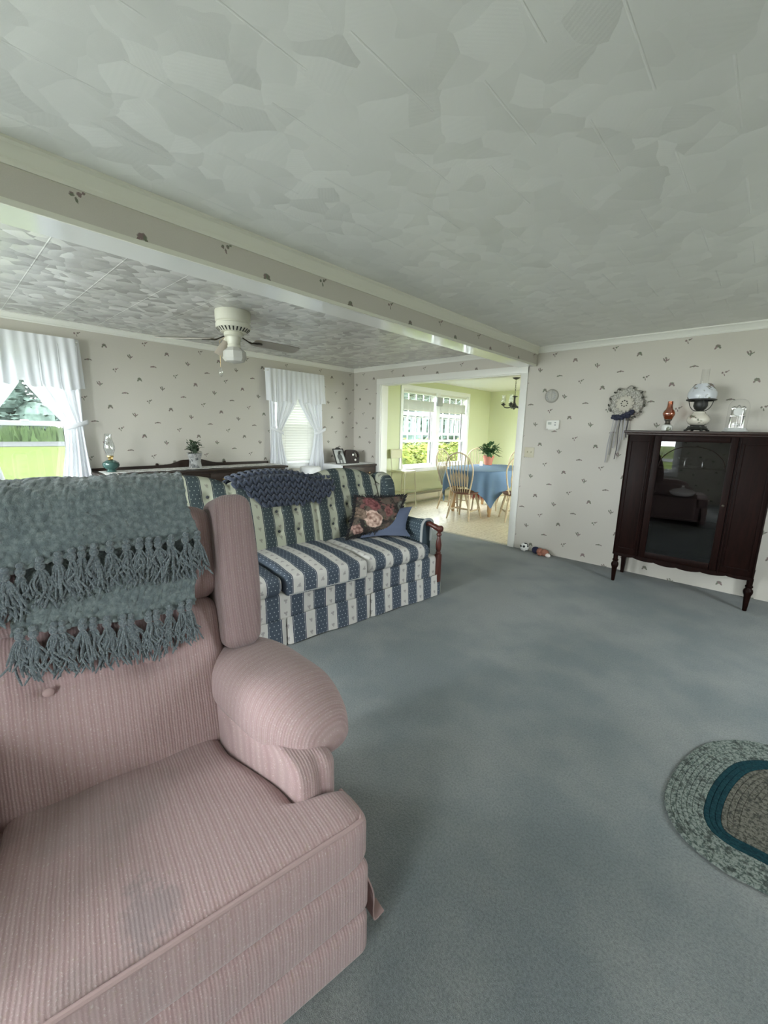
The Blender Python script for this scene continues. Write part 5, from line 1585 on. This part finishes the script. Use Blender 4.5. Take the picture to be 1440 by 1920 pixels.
# ------------------------------------------------------------------ ceiling fan
cf_ = thing('ceiling_fan', 'cream ceiling fan with a glass light kit and pull chain', 'fan', (-3.50, 1.872, H))
MB().lathe([(.140, 0), (.143, -.006), (.143, -.085), (.132, -.092), (.132, -.10), (.141, -.104), (.141, -.135), (.105, -.168), (.0, -.170)], 48).build('motor_housing', MT['fan_white'], cf_)
m = MB()
for k in range(26):
    a = 2 * PI * k / 26
    p0 = Vector((.1365, 0, -.1398)); p1 = Vector((.1085, 0, -.1655)); d = (p1 - p0).normalized(); n = Vector((d.z, 0, -d.x)) * -1
    if n.x < 0: n = -n
    q = [p0 + Vector((0, -.006, 0)), p0 + Vector((0, .006, 0)), p1 + Vector((0, .0045, 0)), p1 + Vector((0, -.0045, 0))]
    m.add([tuple(v + n * .0012) for v in q] + [tuple(v - n * .003) for v in q], [(0, 1, 2, 3), (7, 6, 5, 4), (0, 4, 5, 1), (1, 5, 6, 2), (2, 6, 7, 3), (3, 7, 4, 0)], rz(a))
tag(m.build('vent_slots', MT['black_iron'], cf_, smooth=False), kind='stuff')
MB().lathe([(.075, -.168), (.078, -.18), (.078, -.196), (.058, -.203), (.058, -.225), (.052, -.24), (.052, -.262), (.0, -.264)], 32).build('hub', MT['fan_white'], cf_)
for a in (91, 222):
    Mx = rz(math.radians(a))
    b = MB()
    ol_ = spline([(.20, -.056, 0), (.42, -.064, 0), (.60, -.066, 0), (.650, -.050, 0), (.662, 0, 0), (.650, .050, 0), (.60, .066, 0), (.42, .064, 0), (.20, .056, 0), (.192, 0, 0)], 5, closed=True)
    b.prism([(p.x, p.y) for p in ol_], -.003, .004, M=Mx @ T(0, 0, -.216) @ rx(math.radians(-14)))
    bl_ = b.build('blade', MT['fan_blade'], cf_, smooth=False)
    b = MB().tube(spline([(.08, 0, -.195), (.12, 0, -.212), (.16, 0, -.226), (.20, 0, -.224), (.27, 0, -.222)], 6), [.009] * 10 + [.014] * 15, 8, M=Mx, flat=.5)
    b.ell((.235, .022, -.222), (.03, .012, .005), 10, 6, M=Mx); b.ell((.235, -.022, -.222), (.03, .012, .005), 10, 6, M=Mx)
    b.build('blade_iron', MT['bronze'], bl_)
MB().lathe([(.050, -.262), (.054, -.272), (.054, -.288), (.0, -.29)], 24).build('lamp_holder', MT['fan_white'], cf_)
MB().lathe([(.050, -.284), (.070, -.300), (.095, -.322), (.098, -.375), (.080, -.402), (.0, -.420)], 8, M=rz(.2), cap=False).build('glass_shade', MT['frost'], cf_, ang=20)
Mx = rz(math.radians(214)) @ T(.058, 0, -.215) @ ry(math.radians(-24))
MB().lathe([(.020, .01), (.026, -.01), (.030, -.03)], 18, M=Mx).build('lamp_holder', MT['fan_white'], cf_)
MB().lathe([(.030, -.022), (.036, -.05), (.050, -.09), (.064, -.150), (.062, -.151), (.047, -.09)], 24, M=Mx, cap=False).build('glass_shade', MT['shade_grey'], cf_, ang=20)
m = MB().tube([(-.050, -.046, -.20), (-.088, -.082, -.235), (-.090, -.084, -.45)], .0016, 6); pc = m.build('pull_chain', MT['brass'], cf_)
MB().lathe([(.0, -.50), (.010, -.494), (.019, -.475), (.020, -.455), (.010, -.43), (.003, -.418), (.0, -.416)], 16, M=T(-.090, -.084, -.03)).build('glass_fob', MT['clear'], pc)
# ------------------------------------------------------------------ dining room
hb = thing('baseboard_heater', 'long low white baseboard heater under the dining windows', 'heater', (LX + .021, 0, 0))
MB().box((0, 5.05, .02), (.012, 9.1, .20)).build('back_plate', MT['ivory'], hb, smooth=False)
y = 5.05
while y < 9.05:
    y1 = min(9.1, y + 1.06)
    MB().box((.052, y + .004, .045), (.060, y1 - .004, .155), .003).build('front_panel', simple('heater_enamel', (.66, .62, .50), .4), hb); y = y1
m = MB().box((.0, 5.05, .188), (.055, 9.1, .200), .003); m.build('top_lip', MT['ivory'], hb)
MB().box((.006, 5.06, .05), (.050, 9.09, .145)).build('fins', simple('dark_fins', (.05, .045, .04), .7), hb, smooth=False)
ot = thing('wall_outlet', 'ivory wall outlet below the right dining window', 'outlet', (LX + .021, 7.28, .42))
MB().box((0, -.035, -.057), (.006, .035, .057), .003).build('outlet_plate', MT['ivory'], ot)
for z in (-.022, .022): MB().box((.004, -.015, z - .013), (.009, .015, z + .013), .003).build('socket', MT['white_plastic'], ot)
# step stool chair
stl = simple('cream_enamel', (.50, .48, .33), .4)
st = thing('counter_stool', 'cream metal counter stool with a low back under the dining window', 'stool', (-4.83, 5.76, 0))
MB().soft((-.165, -.165, .655), (.165, .165, .695), .02, 6, 3).build('seat', stl, st)
for sx in (-1, 1):
    for sy in (-1, 1):
        lg = MB().tube([(sx * .150, sy * .145, .66), (sx * .185, sy * .165, .0)], .0115, 10).build('leg', stl, st)
        MB().lathe([(.015, 0), (.015, .02), (.0125, .035)], 10, M=T(sx * .185, sy * .165, 0)).build('rubber_foot', MT['white_plastic'], lg)
m = MB()
for sy in (-1, 1): m.tube([(-.17, sy * .156, .32), (.17, sy * .156, .32)], .008, 8)
m.tube([(-.168, -.156, .26), (-.168, .156, .26)], .008, 8); m.tube([(.168, -.156, .26), (.168, .156, .26)], .008, 8)
m.build('rungs', stl, st)
m = MB().tube(spline([(-.150, -.140, .66), (-.170, -.145, .85), (-.185, -.150, 1.02), (-.187, -.13, 1.055), (-.187, 0, 1.06), (-.187, .13, 1.055), (-.185, .150, 1.02), (-.170, .145, .85), (-.150, .140, .66)], 6), .009, 8)
m.build('back_frame', stl, st)
m = MB().soft((-.195, -.14, .90), (-.178, .14, 1.05), .008, 6, 2); m.build('backrest', stl, st)
# table and cloth
TX, TY, TZ = -3.69, 6.76, .775
tab = thing('dining_table', 'oval pine dining table under the blue cloth', 'table', (TX, TY, 0))
m = MB(); n = 56
def oval(a, k=1.0):
    e = 2 / 2.5; c, s_ = math.cos(a), math.sin(a)
    return (.56 * k * math.copysign(abs(c) ** e, c), .90 * k * math.copysign(abs(s_) ** e, s_))
m.prism([oval(2 * PI * i / n) for i in range(n)], TZ - .03, TZ, bev=.006)
m.build('tabletop', MT['pine'], tab)
m = MB().box((-.36, -.62, TZ - .12), (.36, .62, TZ - .03), .004); m.build('apron', MT['pine'], tab)
for sx in (-1, 1):
    for sy in (-1, 1):
        MB().lathe([(.022, 0), (.028, .02), (.026, .05), (.036, .10), (.040, .38), (.030, .44), (.040, .50), (.040, TZ - .03)], 18, M=T(sx * .36, sy * .52, 0)).build('leg', MT['pine'], tab)
cl_ = thing('tablecloth', 'blue tablecloth hanging in points around the dining table', 'tablecloth', (TX, TY, TZ))
def tc(u, v):
    a = 2 * PI * u
    ox, oy = oval(a, 1.012); R0 = math.hypot(ox, oy); ca, sa = ox / R0, oy / R0
    # the cloth is a rectangle laid on the oval
    ex_, ey_ = .80, 1.17
    Rc = min(ex_ / max(1e-6, abs(ca)), ey_ / max(1e-6, abs(sa)))
    r = Rc * v
    fold = .022 * math.sin(a * 14) + .012 * math.sin(a * 23 + 1)
    if r <= R0 - .012: return (ca * r, sa * r, .004 + .0015 * math.sin(ca * r * 30))
    q = r - (R0 - .012); dr_ = q
    out_ = .012 + .006 + .05 * min(1, q / .2) * .4 + fold * min(1, q / .22)
    return (ca * (R0 + out_ - .006), sa * (R0 + out_ - .006), .004 - max(0, dr_ - .012) * .98)
m = MB().grid(tc, 220, 60, closeu=True); m.build('cloth', simple('blue_cotton', (.10, .165, .26), .85), cl_, ang=180)
def vase_leaf_plant():
    p = thing('potted_plant', 'leafy green plant in a terracotta pot on the blue tablecloth', 'plant', (-4.0, 7.32, TZ + .0065))
    m = MB().lathe([(.066, 0), (.070, .003), (.092, .130), (.104, .132), (.108, .175), (.100, .176), (.096, .15), (.0, .15)], 32)
    m.build('terracotta_pot', simple('terracotta', (.42, .15, .10), .7), p)
    MB().lathe([(.094, .150), (.05, .156), (0, .158)], 20).build('soil', simple('potting_soil', (.03, .02, .015), .95), p)
    rnd = random.Random(31); mb = MB()
    for k in range(120):
        a = rnd.uniform(0, 6.28); el = rnd.uniform(-.2, 1.25); q = rnd.uniform(.02, .15); zz = .19 + rnd.uniform(0, .20) * (1.15 - q * 3)
        leaf(mb, (q * math.cos(a), q * math.sin(a), zz), (math.cos(a) * math.cos(el), math.sin(a) * math.cos(el), math.sin(el)), rnd.uniform(.10, .165), rnd.uniform(.05, .072), rnd.uniform(.2, .7), rnd)
    for k in range(16):
        a = rnd.uniform(0, 6.28); mb.tube([(0, 0, .15), (.06 * math.cos(a), .06 * math.sin(a), .24), (.13 * math.cos(a), .13 * math.sin(a), .30)], .003, 5)
    mb.build('leaves', leaf_mat('house_plant_leaf', (.018, .05, .018), (.06, .12, .045), 18), p)
vase_leaf_plant()
cnd = thing('white_candle', 'short white candle standing beside the potted plant', 'candle', (-3.98, 7.02, TZ + .0065))
MB().lathe([(.026, 0), (.026, .072), (.022, .078), (.010, .074), (0, .074)], 20).build('wax', simple('candle_wax', (.85, .83, .74), .5), cnd)
MB().tube([(0, 0, .073), (.002, 0, .088)], .0015, 5).build('wick', MT['black_iron'], cnd)
# bow-back windsor chairs
def windsor(label, loc, rot):
    t = thing('windsor_chair', label, 'chair', loc, rot, 'bow-back chairs at the dining table')
    SZ = .455
    def sf_(u, v):
        a = 2 * PI * u; r = v
        x = .215 * math.cos(a) * (1 - .08 * math.cos(a)); y = .225 * math.sin(a) * (1 + .06 * math.cos(a))
        return (x * r, y * r, SZ - .012 * (1 - r * r) - .006 * max(0, 1 - ((r - .45) / .3) ** 2))
    m = MB().grid(sf_, 48, 10, closeu=True)
    m.grid(lambda u, v: (lambda p: (p[0] * (1 - .12 * v), p[1] * (1 - .12 * v), SZ - .034 * v))(sf_(u, 1)), 48, 3, closeu=True)
    m.grid(lambda u, v: (lambda p: (p[0] * .88 * (1 - v), p[1] * .88 * (1 - v), SZ - .034))(sf_(u, 1)), 48, 2, closeu=True)
    m.build('seat', MT['seat_wood'], t)
    def hoop(s):     # s in -1..1 around the bow
        q = abs(s); sg = math.copysign(1, s)
        if q < .5: a = q / .5 * PI / 2; y = .238 * math.sin(a); z = .36 + .265 * math.cos(a)
        else: k = (q - .5) / .5; y = .238 - .085 * k ** 1.4; z = .36 * (1 - k) - .01 * k
        return Vector((-.165 - .13 * z / .63, sg * y, SZ + z))
    m = MB().tube([hoop(-1 + 2 * i / 44) for i in range(45)], .0125, 8); m.build('bow', MT['chair_wood'], t)
    for k in range(-3, 4):
        yb_ = k * .040
        # meet the bow
        s = 0
        for q in range(200):
            s = (q / 200) * (1 if k >= 0 else -1)
            if abs(hoop(s).y) >= abs(k) * .058: break
        tp = hoop(s); b0 = Vector((-.168, yb_, SZ - .004)); dv = tp - b0
        n = 26; pts = [b0 + dv * (i / n) + Vector((-.018 * math.sin(PI * i / n), 0, 0)) for i in range(n + 1)]
        rs = []; fls = []
        for i in range(n + 1):
            q = i / n
            w_ = .0075 + .0125 * sstep(.06, .42, q) * (1 - sstep(.46, .56, q)); rs.append(w_); fls.append(.007 / w_ if w_ > .007 else 1)
        m = MB().tube(pts, rs, 8, flat=fls, up=(1, 0, 0)); m.build('arrow_spindle', MT['chair_wood'], t)
    feet = {}
    for sx in (-1, 1):
        for sy in (-1, 1):
            tp = Vector((sx * .125, sy * .13, SZ - .03)); ft = Vector((sx * .215, sy * .20, 0)); feet[(sx, sy)] = (tp, ft)
            n = 14; pts = [ft.lerp(tp, i / n) for i in range(n + 1)]
            rs = [.0125, .0135, .015, .017, .019, .0205, .020, .0165, .0195, .021, .0205, .0185, .0165, .0150, .0145]
            MB().tube(pts, rs, 10).build('leg', MT['chair_wood'], t)
    at = lambda k, h_: feet[k][1].lerp(feet[k][0], h_)
    for sy in (-1, 1):
        a, b = at((-1, sy), .36), at((1, sy), .36)
        MB().tube([a.lerp(b, i / 10) for i in range(11)], [.008 + .007 * math.sin(PI * i / 10) for i in range(11)], 8).build('side_stretcher', MT['chair_wood'], t)
    a = at((-1, -1), .36).lerp(at((1, -1), .36), .5); b = at((-1, 1), .36).lerp(at((1, 1), .36), .5)
    MB().tube([a.lerp(b, i / 10) for i in range(11)], [.008 + .007 * math.sin(PI * i / 10) for i in range(11)], 8).build('cross_stretcher', MT['chair_wood'], t)
    return t
w0 = windsor('nearest bow-back chair, turned away from us at the near end of the blue table', (-3.57, 5.84, 0), math.radians(94))
for lab, loc, rot in (('bow-back chair at the window side of the table, left of the nearest chair', (-4.17, 6.42, 0), math.radians(4)),
                      ('bow-back chair beyond the table, just left of the potted plant', (-4.25, 7.45, 0), math.radians(-52)),
                      ('bow-back chair cut by the right casing, nearest on that side', (-2.92, 6.33, 0), math.radians(130)),
                      ('pale bow-back chair far right, showing only its bow beside the casing', (-3.70, 7.80, 0), math.radians(268))):
    c = copy_tree(w0); c['label'] = lab; c.location = loc; c.rotation_euler = (0, 0, rot)
# low stool with red striped pad under the table
fs_ = thing('padded_stool', 'low stool under the table with a red and cream striped fringed pad', 'stool', (-3.64, 6.62, 0), .2)
for sx in (-1, 1):
    for sy in (-1, 1): MB().tube([(sx * .15, sy * .15, .40), (sx * .17, sy * .17, 0)], .014, 8).build('leg', MT['chair_wood'], fs_)
MB().box((-.18, -.18, .39), (.18, .18, .415), .006).build('seat', MT['seat_wood'], fs_)
rs_ = Mat('red_striped_pad', .85, (.5, .1, .1), .2); oo = rs_.obj(); k = ((oo[0] + oo[1] * .0) / .075).fract()
c = rs_.mix(k.ss(.52, .56), (.50, .085, .085), (.66, .55, .47)); c = rs_.mix(((oo[0] / .0125).fract()).lt(.25) * .5, c, (.62, .42, .28)); rs_.color(c)
def pad(u, v):
    x = lerp(-.19, .19, u); d = v * .70 - .35
    if abs(d) < .19: return (x, d, .445 - .02 * (x / .19) ** 2)
    return (x, math.copysign(.192 + .02 * (abs(d) - .19) / .16, d), .425 - (abs(d) - .19))
MB().shell(pad, 24, 60, .012).build('striped_pad', rs_.m, fs_, ang=60)
m = MB()
for k in range(26):
    x = lerp(-.185, .185, k / 25)
    for sy in (-1, 1): m.tube([(x, sy * .212, .27), (x + .003, sy * .215, .235)], .003, 4)
tag(m.build('fringe', simple('red_fringe', (.5, .12, .11), .9), fs_), kind='stuff')
# chandelier
ch = thing('chandelier', 'dark iron chandelier with glass shades hanging in the dining room', 'chandelier', (-3.46, 7.12, H))
MB().lathe([(.062, 0), (.066, -.006), (.040, -.022), (.014, -.034), (.0, -.036)], 24).build('ceiling_canopy', MT['black_iron'], ch)
m = MB()
for k in range(9):
    z = -.040 - k * .030
    R = Matrix.Rotation(PI / 2 * (k % 2), 4, 'Z')
    m.tube([(0.009 * math.cos(2 * PI * i / 12), 0, z - .018 + .019 * math.sin(2 * PI * i / 12)) for i in range(12)], .0028, 6, closed=True, M=R)
tag(m.build('chain', MT['black_iron'], ch), kind='stuff')
MB().lathe([(.006, -.300), (.014, -.305), (.056, -.318), (.050, -.324), (.018, -.332), (.014, -.37), (.018, -.42), (.040, -.47), (.078, -.492), (.080, -.506), (.05, -.516), (.020, -.524), (.012, -.540), (0, -.545)], 28).build('turned_column', MT['black_iron'], ch)
for k in range(5):
    Mx = rz(2 * PI * k / 5 + 2.35)
    ar = MB().tube(spline([(.04, 0, -.495), (.10, 0, -.512), (.16, 0, -.505), (.185, 0, -.47)], 6), [.010] * 13 + [.008] * 6, 8, M=Mx)
    ar.lathe([(.012, -.48), (.020, -.474), (.042, -.456), (.044, -.448), (.018, -.446), (.016, -.43), (0, -.428)], 18, M=Mx @ T(.185, 0, 0))
    a_ = ar.build('arm', MT['black_iron'], ch)
    MB().lathe([(.020, -.444), (.034, -.425), (.040, -.395), (.030, -.35), (.026, -.325), (.034, -.300), (.032, -.299), (.024, -.325), (.028, -.35), (.037, -.395)], 24, M=Mx @ T(.185, 0, 0), cap=False).build('glass_shade', MT['clear'], a_)
vs = S.view_settings
vs.view_transform = 'Standard'; vs.look = 'None'; vs.gamma = 1; vs.exposure = EXPO; vs.use_curve_mapping = False
S.cycles.max_bounces = 10; S.cycles.diffuse_bounces = 6; S.cycles.glossy_bounces = 4; S.cycles.transmission_bounces = 6
S.cycles.transparent_max_bounces = 16
S.cycles.use_denoising = True
S.cycles.sample_clamp_indirect = 8
S.cycles.caustics_reflective = False; S.cycles.caustics_refractive = False
